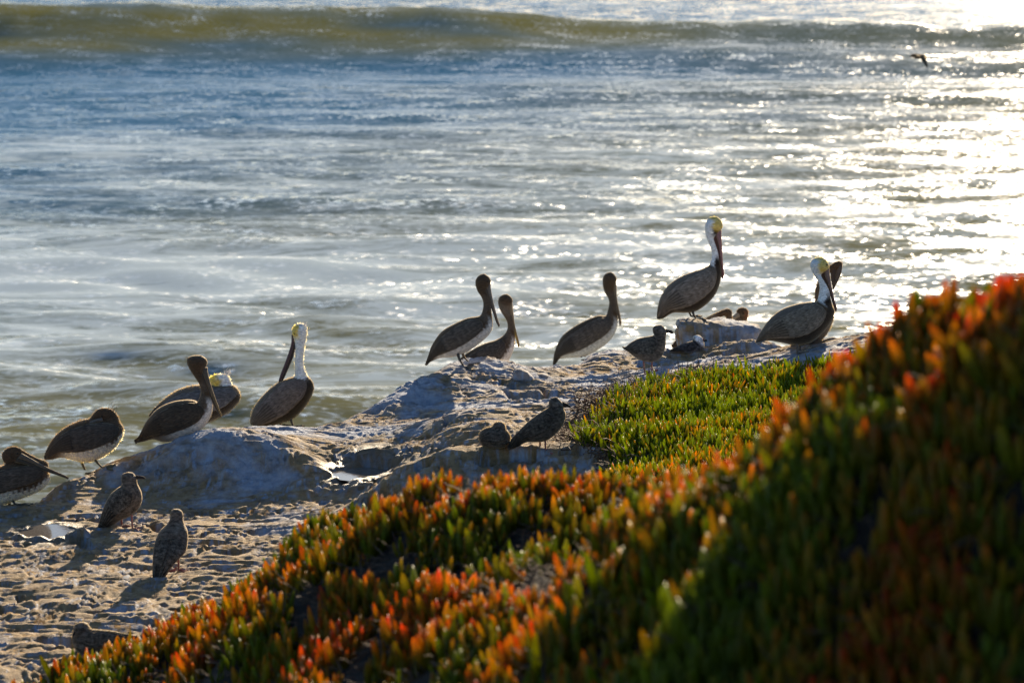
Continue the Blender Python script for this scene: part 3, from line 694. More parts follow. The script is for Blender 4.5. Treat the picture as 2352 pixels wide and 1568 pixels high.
class Bird:
    def __init__(self, name, label, cat, group, zt, foot, plume, wmax, depth=None, lift=0.0, yaw=0.0, yoff=0.0):
        ax, bx, ay, by = ZT[zt]; self.tf = (ax, bx, ay, by)
        U, V = foot[0] * ax + bx, foot[1] * ay + by
        if depth is None:
            p = hit(ground_h, U, V); Yd = p[1] + yoff
        else: Yd = depth
        self.Y = Yd; self.root = at_y(U, V, Yd)
        self.e = bpy.data.objects.new(name, None); col.objects.link(self.e)
        self.e.location = self.root; self.e.rotation_euler = (0, 0, yaw); self.e.empty_display_size = 0.1
        tag(self.e, label, cat, group)
        self.m = plume; self.wmax = wmax; self.px = KPX * Yd / cp
    def pt(self, x, y, dy=0.0):
        ax, bx, ay, by = self.tf; p = at_y(x * ax + bx, y * ay + by, self.Y) - self.root; p[1] += dy; return p
    def rows(self, secs, wf=0.8, wcap=None):
        rw = []
        for s in secs:
            x1, y1, x2, y2, code = s[:5]; dy = s[5] if len(s) > 5 else 0.0; k = s[6] if len(s) > 6 else wf
            T = self.pt(x1, y1, dy); B = self.pt(x2, y2, dy); h = np.linalg.norm(T - B) / 2
            w = min(h * k, wcap if wcap else self.wmax)
            ct, cb, sp = CODES[code] if isinstance(code, str) else code
            rw.append([*((T + B) / 2), *((T - B) / 2), w, *ct, *cb, sp])
        return rw
    def loft(self, secs, m=70, seg=28, wf=0.8, wcap=None, fuzz=0.0):
        A = catmull(self.rows(secs, wf, wcap), m); A[:, 7 - 1] = np.maximum(A[:, 6], 0.0015)
        V = []; C = []
        for i, r_ in enumerate(A):
            c = r_[:3]; hv = r_[3:6]; w = r_[6]; ct = r_[7:10]; cb = r_[10:13]; sp = r_[13]
            for k in range(seg):
                a = 2 * math.pi * k / seg; s = math.sin(a); q = math.cos(a)
                V.append(c + hv * s + np.array([0, q * w, 0])); f = sst(sp - 0.16, sp + 0.16, s + 0.12 * math.sin(i * 1.7 + k * 2.3)); C.append(np.clip(cb * (1 - f) + ct * f, 0, 1))
        V.append(A[0, :3]); C.append(A[0, 7:10]); V.append(A[-1, :3]); C.append(A[-1, 7:10])
        idx = np.arange(m * seg).reshape(m, seg); idn = np.roll(idx, -1, 1)
        Fq = np.stack([idx[:-1], idx[1:], idn[1:], idn[:-1]], -1).reshape(-1, 4)
        F_ = [tuple(q) for q in Fq.tolist()] + [(m * seg, idx[0, k], idn[0, k]) for k in range(seg)] + [(m * seg + 1, idn[-1, k], idx[-1, k]) for k in range(seg)]
        F_ = [tuple(int(i) for i in f) for f in F_]
        return np.array(V), F_, np.array(C), A
    def body(self, *lofts, name='body', remesh=0.0):
        Vs = []; Fs = []; Cs = []; off = 0
        for i, a in enumerate(lofts):
            kw = a[1] if isinstance(a, tuple) else {}
            V, F_, C, A = self.loft(a[0] if isinstance(a, tuple) else a, **kw)
            if i == 0: self.A = A
            Vs.append(V); Fs += [tuple(k + off for k in f) for f in F_]; Cs.append(C); off += len(V)
        V = np.concatenate(Vs); C = np.concatenate(Cs)
        if remesh:
            o = mesh_obj(name, V, Fs, self.m)
            md = o.modifiers.new('r', 'REMESH'); md.mode = 'VOXEL'; md.voxel_size = remesh; md.use_smooth_shade = True
            sm = o.modifiers.new('s', 'SMOOTH'); sm.factor = 0.5; sm.iterations = 4
            dg = bpy.context.evaluated_depsgraph_get(); me = bpy.data.meshes.new_from_object(o.evaluated_get(dg))
            n_ = len(me.vertices); co = np.empty(n_ * 3, np.float32); me.vertices.foreach_get('co', co); co = co.reshape(-1, 3)
            cc = np.ones((n_, 4), np.float32)
            for s in range(0, n_, 2000):
                d = ((co[s:s + 2000, None] - V[None].astype(np.float32)) ** 2).sum(-1); cc[s:s + 2000, :3] = C[d.argmin(1)]
            ca = me.color_attributes.get('tint') or me.color_attributes.new('tint', 'FLOAT_COLOR', 'POINT'); ca.data.foreach_set('color', cc.ravel())
            me.polygons.foreach_set('use_smooth', np.ones(len(me.polygons), dtype=bool))
            if not me.materials: me.materials.append(self.m)
            o.modifiers.clear(); o.data = me; o.parent = self.e
        else:
            o = mesh_obj(name, V, Fs, self.m, self.e, C)
        self.fluff(o)
        return o
    def fluff(self, o):
        me = o.data; n_ = len(me.vertices); co = np.empty(n_ * 3, np.float32); me.vertices.foreach_get('co', co); co = co.reshape(-1, 3)
        no = np.empty(n_ * 3, np.float32); me.vertices.foreach_get('normal', no); no = no.reshape(-1, 3)
        cc = np.empty(n_ * 4, np.float32); me.color_attributes['tint'].data.foreach_get('color', cc); cc = cc.reshape(-1, 4)[:, :3]
        big = self.wmax > 0.1; g = np.random.default_rng(17); k = 5000 if big else 2000; L = 0.014 if big else 0.008
        i = g.integers(0, n_, k); p = co[i]; d = no[i] * 0.8 + g.normal(0, 0.45, (k, 3)); d /= np.linalg.norm(d, axis=1)[:, None]
        w = np.cross(d, g.normal(0, 1, (k, 3))); w /= np.linalg.norm(w, axis=1)[:, None]; w *= 0.0011
        l_ = L * g.uniform(0.5, 1.3, (k, 1)); V = np.stack([p - w, p + w, p + d * l_], 1).reshape(-1, 3)
        c = np.repeat(np.clip(cc[i] * 0.9 + 0.015, 0, 0.5), 3, 0)
        tag(mesh_obj('down_fluff', V, np.arange(3 * k).reshape(-1, 3), M_DOWN, self.e, c), kind='stuff')
    def wing(self, u0, u1, stop=(0.9, 0.75), sbot=(-0.35, -0.5), colr=GR, edge=None, side=(1, -1), layers=9, th=0.012, both_top=True):
        """folded wing lying on the flank; u0..u1 along the body rows, shoulder at u1"""
        A = self.A; m, nt = 44, 34; n_ = len(A)
        edge = edge or tuple(min(1, c * 1.9 + 0.02) for c in colr)
        for sgn in side:
            V = []; C = []
            for i in range(m):
                v = i / (m - 1); u = u1 + (u0 - u1) * v
                fi = u * (n_ - 1); k = min(int(fi), n_ - 2); r_ = A[k] + (A[k + 1] - A[k]) * (fi - k)
                shp = math.sqrt(max(0, 1 - (1 - min(v / 0.22, 1)) ** 2))
                st = stop[0] * (1 - v) + stop[1] * v; sb = sbot[0] * (1 - v) + sbot[1] * v
                sb += 0.05 * (((v * 11) % 1.0) - 0.5) * sst(0.15, 0.5, v)
                mid = 0.35; st2 = mid + (st - mid) * (0.25 + 0.75 * shp); sb2 = mid + (sb - mid) * (0.1 + 0.9 * shp)
                for j in range(nt):
                    t = j / (nt - 1); s = st2 + (sb2 - st2) * t
                    tt = t * layers + 0.9 * v + 0.18 * math.sin(9 * v + 5 * t); fr = tt % 1.0
                    saw = (fr - 0.5)
                    lift = th * (1.2 * math.sin(math.pi * min(1, t * 1.0 + 0.02)) ** 0.5 + 0.25) * (0.35 + 0.65 * shp) * (1 - 0.5 * v) + 0.008 * saw * shp
                    row = (v * 7 + 0.5 * math.sin(t * 20)) % 1.0
                    if v < 0.5: lift += 0.003 * (row - 0.5)
                    ce = math.sqrt(max(0.0, 1 - s * s))
                    lat = r_[6] * ce + lift
                    V.append(r_[:3] + r_[3:6] * s * (1 + lift * 0.6 / max(np.linalg.norm(r_[3:6]), 0.02) * (s > 0)) + np.array([0, -sgn * lat, 0]))
                    f = (fr > 0.78) * 1.0 + (row > 0.8) * 0.35 * (v < 0.55)
                    f = min(1, f) * (0.35 + 0.65 * t) * (0.6 + 0.4 * math.sin(tt * 9.1))
                    dk = 1 - 0.45 * sst(0.55, 1.0, v) * sst(0.3, 0.8, t)
                    C.append([(colr[q] * (1 - f) + edge[q] * f) * dk for q in range(3)])
            V = np.array(V); C = np.array(C); nv = len(V)
            inner_v = V.copy(); inner_v[:, 1] += sgn * 0.02
            idx = np.arange(nv).reshape(m, nt)
            Fo = np.stack([idx[:-1, :-1], idx[:-1, 1:], idx[1:, 1:], idx[1:, :-1]], -1).reshape(-1, 4)
            ring = np.concatenate([idx[0, :], idx[1:, -1], idx[-1, -2::-1], idx[-2:0:-1, 0]])
            rn = np.roll(ring, -1)
            Fs = np.stack([ring, ring + nv, rn + nv, rn], -1)
            Fi = Fo[:, ::-1] + nv
            mesh_obj('wing', np.concatenate([V, inner_v]), np.concatenate([Fo, Fi, Fs]), self.m, self.e, np.concatenate([C, C]))
        self.feathers(u0, u1, stop, sbot, colr, edge, side, th, flight=6 if layers > 8.5 else 4)
    def _P(self, u, s, off, sgn):
        A = self.A; fi = u * (len(A) - 1); k = min(int(fi), len(A) - 2); r_ = A[k] + (A[k + 1] - A[k]) * (fi - k)
        return r_[:3] + r_[3:6] * s * (1 + off * 0.4 / max(np.linalg.norm(r_[3:6]), 0.02)) + np.array([0, -sgn * (r_[6] * math.sqrt(max(0, 1 - s * s)) + off), 0])
    def feathers(self, u0, u1, stop, sbot, colr, edge, side, th, rows=9, per=13, flight=7):
        """overlapping coverts on the closed wing, and the long flight feathers over the rump"""
        g = np.random.default_rng(int(abs(self.root[0]) * 1000)); 
        for sgn in side:
            V = []; F_ = []; C = []
            for i in range(rows):
                v = 0.70 - 0.60 * i / (rows - 1)
                shp = math.sqrt(max(0, 1 - (1 - min(v / 0.22, 1)) ** 2))
                st = stop[0] * (1 - v) + stop[1] * v; sb = sbot[0] * (1 - v) + sbot[1] * v
                st = 0.35 + (st - 0.35) * (0.25 + 0.75 * shp) - 0.04; sb = 0.35 + (sb - 0.35) * (0.1 + 0.9 * shp) + 0.06
                for j in range(per):
                    t = (j + 0.5 * (i % 2) + g.uniform(-0.2, 0.2)) / per; s0 = st + (sb - st) * min(t, 1); vv = v + g.uniform(-0.012, 0.012)
                    L = 0.080 * g.uniform(0.8, 1.2) * (1.0 + 0.8 * v); w = abs(st - sb) / per * 0.80
                    sl = 0.035
                    off = th * 1.32 * (0.35 + 0.65 * shp) * (1 - 0.5 * v)
                    f = lambda a: u1 + (u0 - u1) * min(max(vv + a, 0.01), 0.99)
                    pts_ = [self._P(f(-L), s0 + sl, off - 0.002, sgn), self._P(f(L * 0.4), s0 + w - sl * 0.4, off + 0.002, sgn), self._P(f(L * 0.4), s0 - w - sl * 0.4, off + 0.002, sgn), self._P(f(L), s0 - sl, off + 0.004, sgn), self._P(f(L * 0.4), s0 - sl * 0.4, off + 0.005, sgn)]
                    o_ = len(V); V += pts_; br = g.uniform(0.75, 1.2)
                    cd = [q * 0.85 * br for q in colr]; ce = [(q * 0.75 + p * 0.25) * br for q, p in zip(edge, colr)]
                    C += [cd, ce, ce, ce, cd]
                    fs = [(0, 1, 4), (0, 4, 2), (1, 3, 4), (4, 3, 2)]
                    F_ += [tuple(o_ + q for q in (ff if sgn < 0 else ff[::-1])) for ff in fs]
            tag(mesh_obj('covert_feathers', np.array(V), F_, self.m, self.e, np.array(C)), kind='stuff')
            for k in range(flight):
                V = []; C = []; q = k / max(flight - 1, 1); m = 7
                sE = sbot[1] * 0.6 + (stop[1] * 0.55 - sbot[1] * 0.6) * q; sS = sbot[0] * 0.7 + (0.5 - sbot[0] * 0.7) * q
                for i in range(m):
                    t = i / (m - 1); uu = u1 + (u0 - u1) * (0.60 + (0.38 - 0.05 * q) * t)
                    if t > 0.99: uu = max(u0 * 0.4, 0.0)
                    s_ = sS + (sE - sS) * t; w = 0.085 * math.sin(math.pi * (0.25 + 0.72 * t)) ** 0.6 + 0.01; off = th * 1.0 * (1 - 0.5 * t) + 0.004 + 0.0015 * (1 - q) * 3
                    V += [self._P(uu, s_ + w, off, sgn), self._P(uu, s_, off + 0.003, sgn), self._P(uu, s_ - w, off, sgn)]
                    dk = [c * 0.55 for c in colr]; C += [dk, dk, [c * 0.8 for c in edge]]
                F_ = []
                for i in range(m - 1):
                    for a in range(2):
                        qd = (i * 3 + a, i * 3 + a + 1, i * 3 + 4 + a, i * 3 + 3 + a); F_.append(qd if sgn > 0 else qd[::-1])
                mesh_obj('flight_feather', np.array(V), F_, self.m, self.e, np.array(C))
    def bill(self, secs, up=(0.20, 0.17, 0.155), lo=(0.07, 0.05, 0.045), tip=None, wf=0.55):
        tip = tip or up; n_ = len(secs); a = []; b = []
        for i, s in enumerate(secs):
            x1, y1, x2, y2 = s[:4]; dy = s[4] if len(s) > 4 else 0; t = i / (n_ - 1)
            c1 = tuple(up[q] * (1 - t * t) + tip[q] * t * t for q in range(3))
            mx, my = x1 + (x2 - x1) * 0.52, y1 + (y2 - y1) * 0.52
            a.append((x1, y1, mx, my, (c1, c1, 0), dy)); b.append((mx, my, x2, y2, (lo, lo, 0), dy))
        V, F_, C, _ = self.loft(a, 30, 12, wf * 2, 0.022); mesh_obj('bill', V, F_, M_TINT, self.e, C)
        V, F_, C, _ = self.loft(b, 30, 12, wf * 1.7, 0.018); mesh_obj('throat_pouch', V, F_, M_TINT, self.e, C)
    def gbill(self, secs, c=BK, tip=None):
        a = []
        for i, s in enumerate(secs):
            cc = tip if (tip and i >= len(secs) - 2) else c; a.append((*s[:4], (cc, cc, 0), s[4] if len(s) > 4 else 0))
        V, F_, C, _ = self.loft(a, 16, 10, 0.55, 0.012); mesh_obj('bill', V, F_, M_TINT, self.e, C)
    def eye(self, x, y, r=0.006, lat=0.03, c=None, dy=0.0):
        for sg in (-1, 1):
            V = []; n1, n2 = 8, 10
            p = self.pt(x, y, sg * lat + dy)
            for i in range(n1 + 1):
                for j in range(n2):
                    a = math.pi * i / n1; b = 2 * math.pi * j / n2
                    V.append(p + r * np.array([math.sin(a) * math.cos(b), math.sin(a) * math.sin(b), math.cos(a)]))
            F_ = [(i * n2 + j, i * n2 + (j + 1) % n2, (i + 1) * n2 + (j + 1) % n2, (i + 1) * n2 + j) for i in range(n1) for j in range(n2)]
            mesh_obj('eye', np.array(V), F_, M_EYE, self.e)
    def leg(self, path, dy, r=(0.014, 0.009), c=(0.07, 0.065, 0.06), foot=0.10, facing=0.0, web=True):
        P = [self.pt(x, y, dy) for (x, y) in path]; m = 14; seg = 10
        ctr = catmull([[*p, r[0] + (r[1] - r[0]) * i / (len(P) - 1)] for i, p in enumerate(P)], m)
        V = []; F_ = []
        for q in ctr:
            for k in range(seg):
                a = 2 * math.pi * k / seg; V.append(q[:3] + q[3] * np.array([math.cos(a), math.sin(a), 0]))
        for i in range(m - 1):
            for k in range(seg): F_.append((i * seg + k, i * seg + (k + 1) % seg, (i + 1) * seg + (k + 1) % seg, (i + 1) * seg + k))
        F_.append(tuple(range(seg))); F_.append(tuple((m - 1) * seg + k for k in range(seg))[::-1])
        V = np.array(V); lg = mesh_obj('leg', V, F_, M_TINT, self.e, np.tile([c], (len(V), 1)))
        # webbed foot
        base = P[-1]; V = []; F_ = []
        wx, wy = self.root[0] + base[0], self.root[1] + base[1]
        gh = lambda q: float(ground_h(np.array([wx + q[0]]), np.array([wy + q[1]]))[0]) - self.root[2] if self.Y and not getattr(self, 'nog', False) else base[2]
        toes = [facing - 0.55, facing, facing + 0.55]; tips = []
        z0 = base[2]
        def add(q, h):
            V.append((base[0] + q[0], base[1] + q[1], q[2] + h)); return len(V) - 1
        hgt = lambda x, y: min(max(gh((x, y)), z0 - 0.03), z0 + 0.02) if not getattr(self, 'nog', False) else z0
        rows_ = []
        for s in (0.0, 0.5, 1.0):
            rr = []
            for i, a in enumerate((-0.62, -0.55, -0.28, 0, 0.28, 0.55, 0.62)):
                L_ = foot * s * (1.0 if i in (1, 3, 5) else 0.80 if i in (2, 4) else 0.9); x = math.cos(facing + a) * L_; y = math.sin(facing + a) * L_
                rr.append((x, y, 0.009 if i in (1, 3, 5) else 0.004))
            rows_.append(rr)
        top = [[add((x, y, hgt(x, y)), h) for (x, y, h) in rr] for rr in rows_]
        bot = [[add((x, y, hgt(x, y)), -0.004) for (x, y, h) in rr] for rr in rows_]
        for a in range(2):
            for b in range(6):
                F_.append((top[a][b], top[a + 1][b], top[a + 1][b + 1], top[a][b + 1])); F_.append((bot[a][b], bot[a][b + 1], bot[a + 1][b + 1], bot[a + 1][b]))
        for b in range(6): F_.append((top[2][b], bot[2][b], bot[2][b + 1], top[2][b + 1]))
        for a in range(2): F_.append((top[a][0], bot[a][0], bot[a + 1][0], top[a + 1][0])); F_.append((top[a][6], top[a + 1][6], bot[a + 1][6], bot[a][6]))
        V = np.array(V); mesh_obj('foot', V - base * 0, F_, M_TINT, self.e, np.tile([c], (len(V), 1)), smooth=False)
    def tail(self, x1, y1, x2, y2, c=DB, n_=6, spread=0.05, w=0.02):
        """fan of stiff feathers from (x1,y1) to tip (x2,y2)"""
        a = self.pt(x1, y1); b = self.pt(x2, y2); V = []; F_ = []; C = []
        for k in range(n_):
            s = (k - (n_ - 1) / 2) / ((n_ - 1) / 2); e = b + np.array([0, s * spread, -0.006 * s * s]) + (a - b) * 0.12 * abs(s); st = a + np.array([0, s * spread * 0.5, 0])
            d = e - st; per = np.array([0, 1, 0]) * w * 0.6; up = np.cross(d / (np.linalg.norm(d) + 1e-6), [0, 1, 0]); up = up / (np.linalg.norm(up) + 1e-6) * 0.004
            o_ = len(V)
            for t, ww in ((0, 0.5), (0.5, 1), (0.85, 0.9), (1.0, 0.35)):
                for sg, uu in ((-1, 0), (0, 1), (1, 0), (0, -1)): V.append(st + d * t + per * sg * ww + up * uu + np.array([0, 0, 0.0015 * k])); C.append([q * (1 + 0.3 * (k % 2)) for q in c])
            for i in range(3):
                for j in range(4): F_.append((o_ + i * 4 + j, o_ + i * 4 + (j + 1) % 4, o_ + i * 4 + 4 + (j + 1) % 4, o_ + i * 4 + 4 + j))
            F_.append((o_ + 12, o_ + 13, o_ + 14, o_ + 15)); F_.append((o_ + 3, o_ + 2, o_ + 1, o_))
        mesh_obj('tail', np.array(V), F_, self.m, self.e, np.array(C))
    def crest(self, x, y, dx, dy_, n_=26, L=0.035, c=NW, spread=0.03, r=0.0022):
        """short spiky nape feathers pointing towards (dx,dy) in the profile plane"""
        g = np.random.default_rng(int(x * 7 + y)); V = []; F_ = []; C = []
        for k in range(n_):
            p = self.pt(x, y) + g.normal(0, 1, 3) * np.array([spread * 0.5, 0.018, spread * 0.5])
            d = np.array([dx, 0, dy_]) / math.hypot(dx, dy_) + g.normal(0, 0.35, 3); d /= np.linalg.norm(d); l_ = L * g.uniform(0.6, 1.3)
            sdv = np.cross(d, [0, 1, 0]); sdv /= np.linalg.norm(sdv); q = np.cross(d, sdv); o_ = len(V)
            for a in range(3): V.append(p - d * 0.01 + r * (sdv * math.cos(a * 2.094) + q * math.sin(a * 2.094))); C.append(c)
            V.append(p + d * l_); C.append(c)
            for a in range(3): F_.append((o_ + a, o_ + (a + 1) % 3, o_ + 3))
        tag(mesh_obj('crest', np.array(V), F_, self.m, self.e, np.array(C)), kind='stuff')

PG = 'brown pelicans resting on the rock shelf'
GG = 'gulls on the rock shelf'
def pel(label, zt, foot, **k): return Bird('pelican', label, 'pelican', PG, zt, foot, M_PLUME, 0.115, **k)
def gul(label, zt, foot, **k): return Bird('gull', label, 'gull', GG, zt, foot, M_GPLUME, 0.07, **k)

# far left pelican, bill laid forward over its shoulder
b = pel('pelican cut off by the left edge with its long bill laid over its shoulder', 'P', (380, 1360))
b.body([(-900, 1300, -850, 1340, 't'), (-700, 1100, -620, 1320, 't'), (-450, 850, -380, 1350, 'u'), (-150, 640, -60, 1380, 'b'), (150, 570, 220, 1290, 'b'), (450, 540, 480, 1200, 'B'), (700, 545, 760, 1080, 'B'), (860, 620, 930, 930, 'c'), (930, 720, 965, 820, 'c')],
       ([(930, 800, 760, 820, 'n'), (935, 650, 700, 760, 'n'), (900, 520, 640, 640, 'n'), (700, 440, 540, 640, 'n'), (480, 320, 330, 620, 'h'), (360, 245, 260, 580, 'h'), (240, 225, 160, 570, 'h'), (120, 270, 80, 540, 'h'), (30, 360, 40, 460, 'h')], dict(m=44, seg=22, wf=0.5, wcap=0.045)), remesh=0.008)
b.wing(0.1, 0.93, (0.92, 0.7), (-0.15, -0.4), colr=(0.055, 0.04, 0.03))
b.bill([(440, 330, 300, 500, -0.05), (600, 420, 560, 560, -0.05), (850, 560, 830, 660, -0.05), (1100, 680, 1080, 740, -0.05), (1300, 770, 1280, 810, -0.05), (1340, 800, 1325, 830, -0.05)], up=(0.11, 0.09, 0.075), lo=(0.06, 0.05, 0.04), tip=(0.22, 0.12, 0.06))
b.eye(350, 345, 0.006, 0.04); b.leg([(250, 1150), (270, 1260), (380, 1360)], -0.04); b.leg([(130, 1240), (150, 1310), (160, 1385)], 0.05)

# second, head tucked on its back
b = pel('brown pelican with white belly, head tucked back into its shoulders, second from the left edge', 'Z1', (985, 1525))
b.body([(416, 1435, 425, 1458, 't'), (450, 1350, 500, 1455, 't'), (520, 1240, 590, 1435, 'u'), (620, 1150, 690, 1455, 'b'), (740, 1090, 800, 1478, 'b'), (870, 1058, 900, 1468, 'b'), (1000, 1060, 1000, 1420, 'b'), (1100, 1085, 1105, 1340, 'B'), (1160, 1115, 1175, 1240, 'c'), (1183, 1150, 1186, 1180, 'c')],
       ([(1165, 1150, 980, 1150, 'n'), (1150, 1090, 985, 1100, 'n'), (1125, 1030, 995, 1085, 'h'), (1080, 980, 985, 1075, 'h'), (1010, 960, 960, 1080, 'h'), (940, 972, 925, 1085, 'h'), (890, 1020, 890, 1100, 'h'), (860, 1070, 865, 1110, 'h')], dict(m=40, seg=22, wf=0.75, wcap=0.06)), remesh=0.008)
b.wing(0.05, 0.93, (0.85, 0.7), (-0.25, -0.5), colr=(0.05, 0.038, 0.03))
b.bill([(985, 1045, 1000, 1105, -0.05), (920, 1060, 930, 1120, -0.05), (850, 1090, 860, 1140, -0.05), (780, 1125, 785, 1150, -0.05)], up=(0.13, 0.11, 0.10), lo=(0.06, 0.05, 0.045))
b.eye(985, 1035, 0.006, 0.045); b.crest(1075, 975, 0.3, 1, 20, 0.028, LB)
b.leg([(900, 1400), (925, 1460), (985, 1525)], -0.035, c=(0.10, 0.09, 0.06)); b.leg([(760, 1450), (775, 1500), (805, 1565)], 0.045, c=(0.10, 0.09, 0.06))
b.tail(560, 1330, 425, 1455)

# fourth: adult behind with yellow head tucked (built before the sitting one in front)
b = pel('pelican asleep with yellow and white head tucked, behind the dark sitting one', 'Z3', (900, 1140), depth=21.75)
b.nog = True
b.body([(203, 1000, 215, 1030, 't'), (270, 920, 330, 1060, 't'), (400, 800, 480, 1100, 'a'), (540, 710, 640, 1130, 'a'), (700, 660, 800, 1130, 'a'), (880, 650, 930, 1070, 'a'), (1050, 650, 1090, 990, 'a'), (1170, 655, 1195, 900, 'A'), (1235, 710, 1245, 840, 'A'), (1256, 760, 1257, 800, 'A')],
       ([(1195, 740, 1050, 760, 'w'), (1165, 670, 1040, 700, 'w'), (1140, 590, 1040, 665, 'w'), (1105, 540, 1030, 660, 'w'), (1040, 528, 1000, 668, 'Y'), (965, 535, 950, 670, 'y'), (905, 570, 905, 660, 'y'), (880, 610, 885, 645, 'q')], dict(m=40, seg=24, wf=0.75, wcap=0.06)), remesh=0.0075)
b.wing(0.05, 0.93, (0.85, 0.7), (-0.35, -0.5), colr=(0.10, 0.095, 0.095))
b.crest(1095, 540, 0.15, 1, 34, 0.045, NW); b.bill([(905, 600, 910, 665), (820, 650, 830, 700), (740, 700, 745, 730)]); b.tail(330, 990, 210, 1030)

# third: dark juvenile sitting in front
b = pel('dark brown pelican sitting low, neck raised, in front of the sleeping yellow-headed one', 'Z1', (1700, 1265), depth=21.15)
b.nog = True
b.body([(1284, 1268, 1295, 1298, 't'), (1330, 1225, 1370, 1285, 't'), (1400, 1090, 1470, 1262, 't'), (1500, 975, 1570, 1288, 'u'), (1640, 905, 1720, 1262, 'b'), (1780, 882, 1870, 1205, 'b'), (1860, 890, 1970, 1125, 'b'), (1888, 905, 2022, 1030, 'c'),
        (1905, 870, 2037, 930, 'c'), (1920, 835, 2015, 850, 'n'), (1922, 790, 1998, 790, 'n'), (1905, 730, 1975, 730, 'n'), (1865, 670, 1950, 680, 'h'), (1825, 610, 1935, 635, 'h'), (1797, 555, 1955, 590, 'h'), (1787, 510, 1978, 560, 'h'), (1803, 478, 1985, 522, 'h'), (1850, 460, 1970, 488, 'h'), (1895, 457, 1930, 462, 'h')], remesh=0)
b.wing(0.02, 0.50, (0.9, 0.7), (-0.35, -0.6), colr=(0.05, 0.036, 0.026), edge=(0.10, 0.07, 0.045))
b.bill([(1988, 575, 1885, 578), (1990, 620, 1900, 640), (2020, 740, 1950, 750), (2060, 860, 2010, 870), (2100, 970, 2065, 980), (2122, 1030, 2098, 1035), (2118, 1048, 2108, 1052)], up=(0.10, 0.085, 0.075), lo=(0.075, 0.06, 0.05), tip=(0.35, 0.22, 0.06))
b.eye(1945, 545, 0.006, 0.036); b.tail(1420, 1190, 1290, 1298); b.crest(1800, 530, -1, 0.3, 30, 0.012, BR, 0.05, 0.0015)

# fifth: adult with white neck, bill laid back to the left
b = pel('pelican with straight white neck and spiky nape, dark bill pointing down to the left', 'Z3', (1870, 1128))
b.body([(1365, 1085, 1385, 1120, 't'), (1372, 1020, 1470, 1150, 'a'), (1400, 930, 1590, 1135, 'a'), (1480, 815, 1730, 1095, 'a'), (1590, 700, 1850, 1050, 'a'), (1710, 615, 1960, 955, 'a'), (1830, 572, 2045, 840, 'a'), (1930, 560, 2098, 720, 'A'), (2010, 555, 2095, 640, 'A'), (2050, 575, 2075, 600, 'A')],
       ([(1880, 640, 2050, 650, 'q'), (1878, 580, 2040, 580, 'w'), (1880, 530, 2010, 510, 'w'), (1878, 440, 1985, 430, 'w'), (1882, 340, 1982, 330, 'w'), (1885, 240, 1995, 225, 'w'), (1875, 150, 2010, 135, 'w'), (1852, 80, 2022, 70, ((YE), NW, 0.15)), (1850, 20, 2025, 15, ((YE), NW, 0.1)), (1875, -25, 2010, -25, ((YE), NW, 0.1)), (1915, -50, 1975, -50, 'w')], dict(m=50, seg=24, wf=0.8, wcap=0.06)), remesh=0.0075)
b.wing(0.04, 0.90, (0.9, 0.7), (-0.45, -0.6), colr=(0.13, 0.10, 0.085))
b.bill([(1842, 75, 1925, 95), (1838, 180, 1895, 210), (1800, 310, 1862, 340), (1760, 420, 1820, 440), (1720, 520, 1775, 545), (1695, 600, 1745, 605), (1692, 625, 1712, 628)], up=(0.10, 0.06, 0.07), lo=(0.05, 0.035, 0.035))
b.eye(1880, 60, 0.006, 0.045); b.crest(1990, -20, 0.35, 1, 40, 0.035, NW, 0.035)
b.leg([(1835, 1040), (1850, 1080), (1870, 1128)], -0.04); b.leg([(1700, 1080), (1710, 1110), (1720, 1145)], 0.04); b.tail(1560, 1080, 1440, 1150)

# sixth: standing juvenile at the top of the slope
b = pel('white bellied brown pelican standing on one visible leg, left of the close pair', 'Z4', (515, 982))
b.body(([(148, 975, 152, 988, 't'), (175, 900, 215, 945, 't'), (215, 790, 300, 915, 'b'), (310, 660, 420, 905, 'b'), (440, 582, 560, 850, 'b'), (560, 532, 690, 760, 'b'), (650, 518, 770, 680, 'b'), (680, 505, 797, 605, 'c'),
        (698, 460, 790, 520, 'n'), (705, 420, 782, 455, 'n'), (703, 375, 778, 390, 'n'), (682, 325, 765, 335, 'n'), (652, 280, 748, 300, 'h'), (634, 230, 735, 260, 'h'), (630, 185, 765, 220, 'h'), (645, 145, 778, 180, 'h'), (680, 118, 758, 138, 'h'), (705, 112, 725, 115, 'h')], dict(m=110)))
b.wing(0.01, 0.47, (0.92, 0.6), (-0.30, -0.55), colr=(0.075, 0.058, 0.045))
b.bill([(776, 205, 712, 232), (780, 260, 725, 290), (800, 370, 760, 385), (825, 470, 795, 480), (850, 560, 825, 570), (864, 600, 843, 605), (860, 618, 852, 620)], up=(0.20, 0.17, 0.15), lo=(0.11, 0.09, 0.08), tip=(0.30, 0.17, 0.07))
b.eye(748, 178, 0.006, 0.038); b.tail(260, 870, 150, 985); b.leg([(462, 850), (475, 910), (515, 982)], -0.05); b.leg([(500, 860), (520, 920), (560, 960)], 0.06)
b.crest(640, 200, -1, 0.2, 30, 0.012, BR, 0.05, 0.0015)

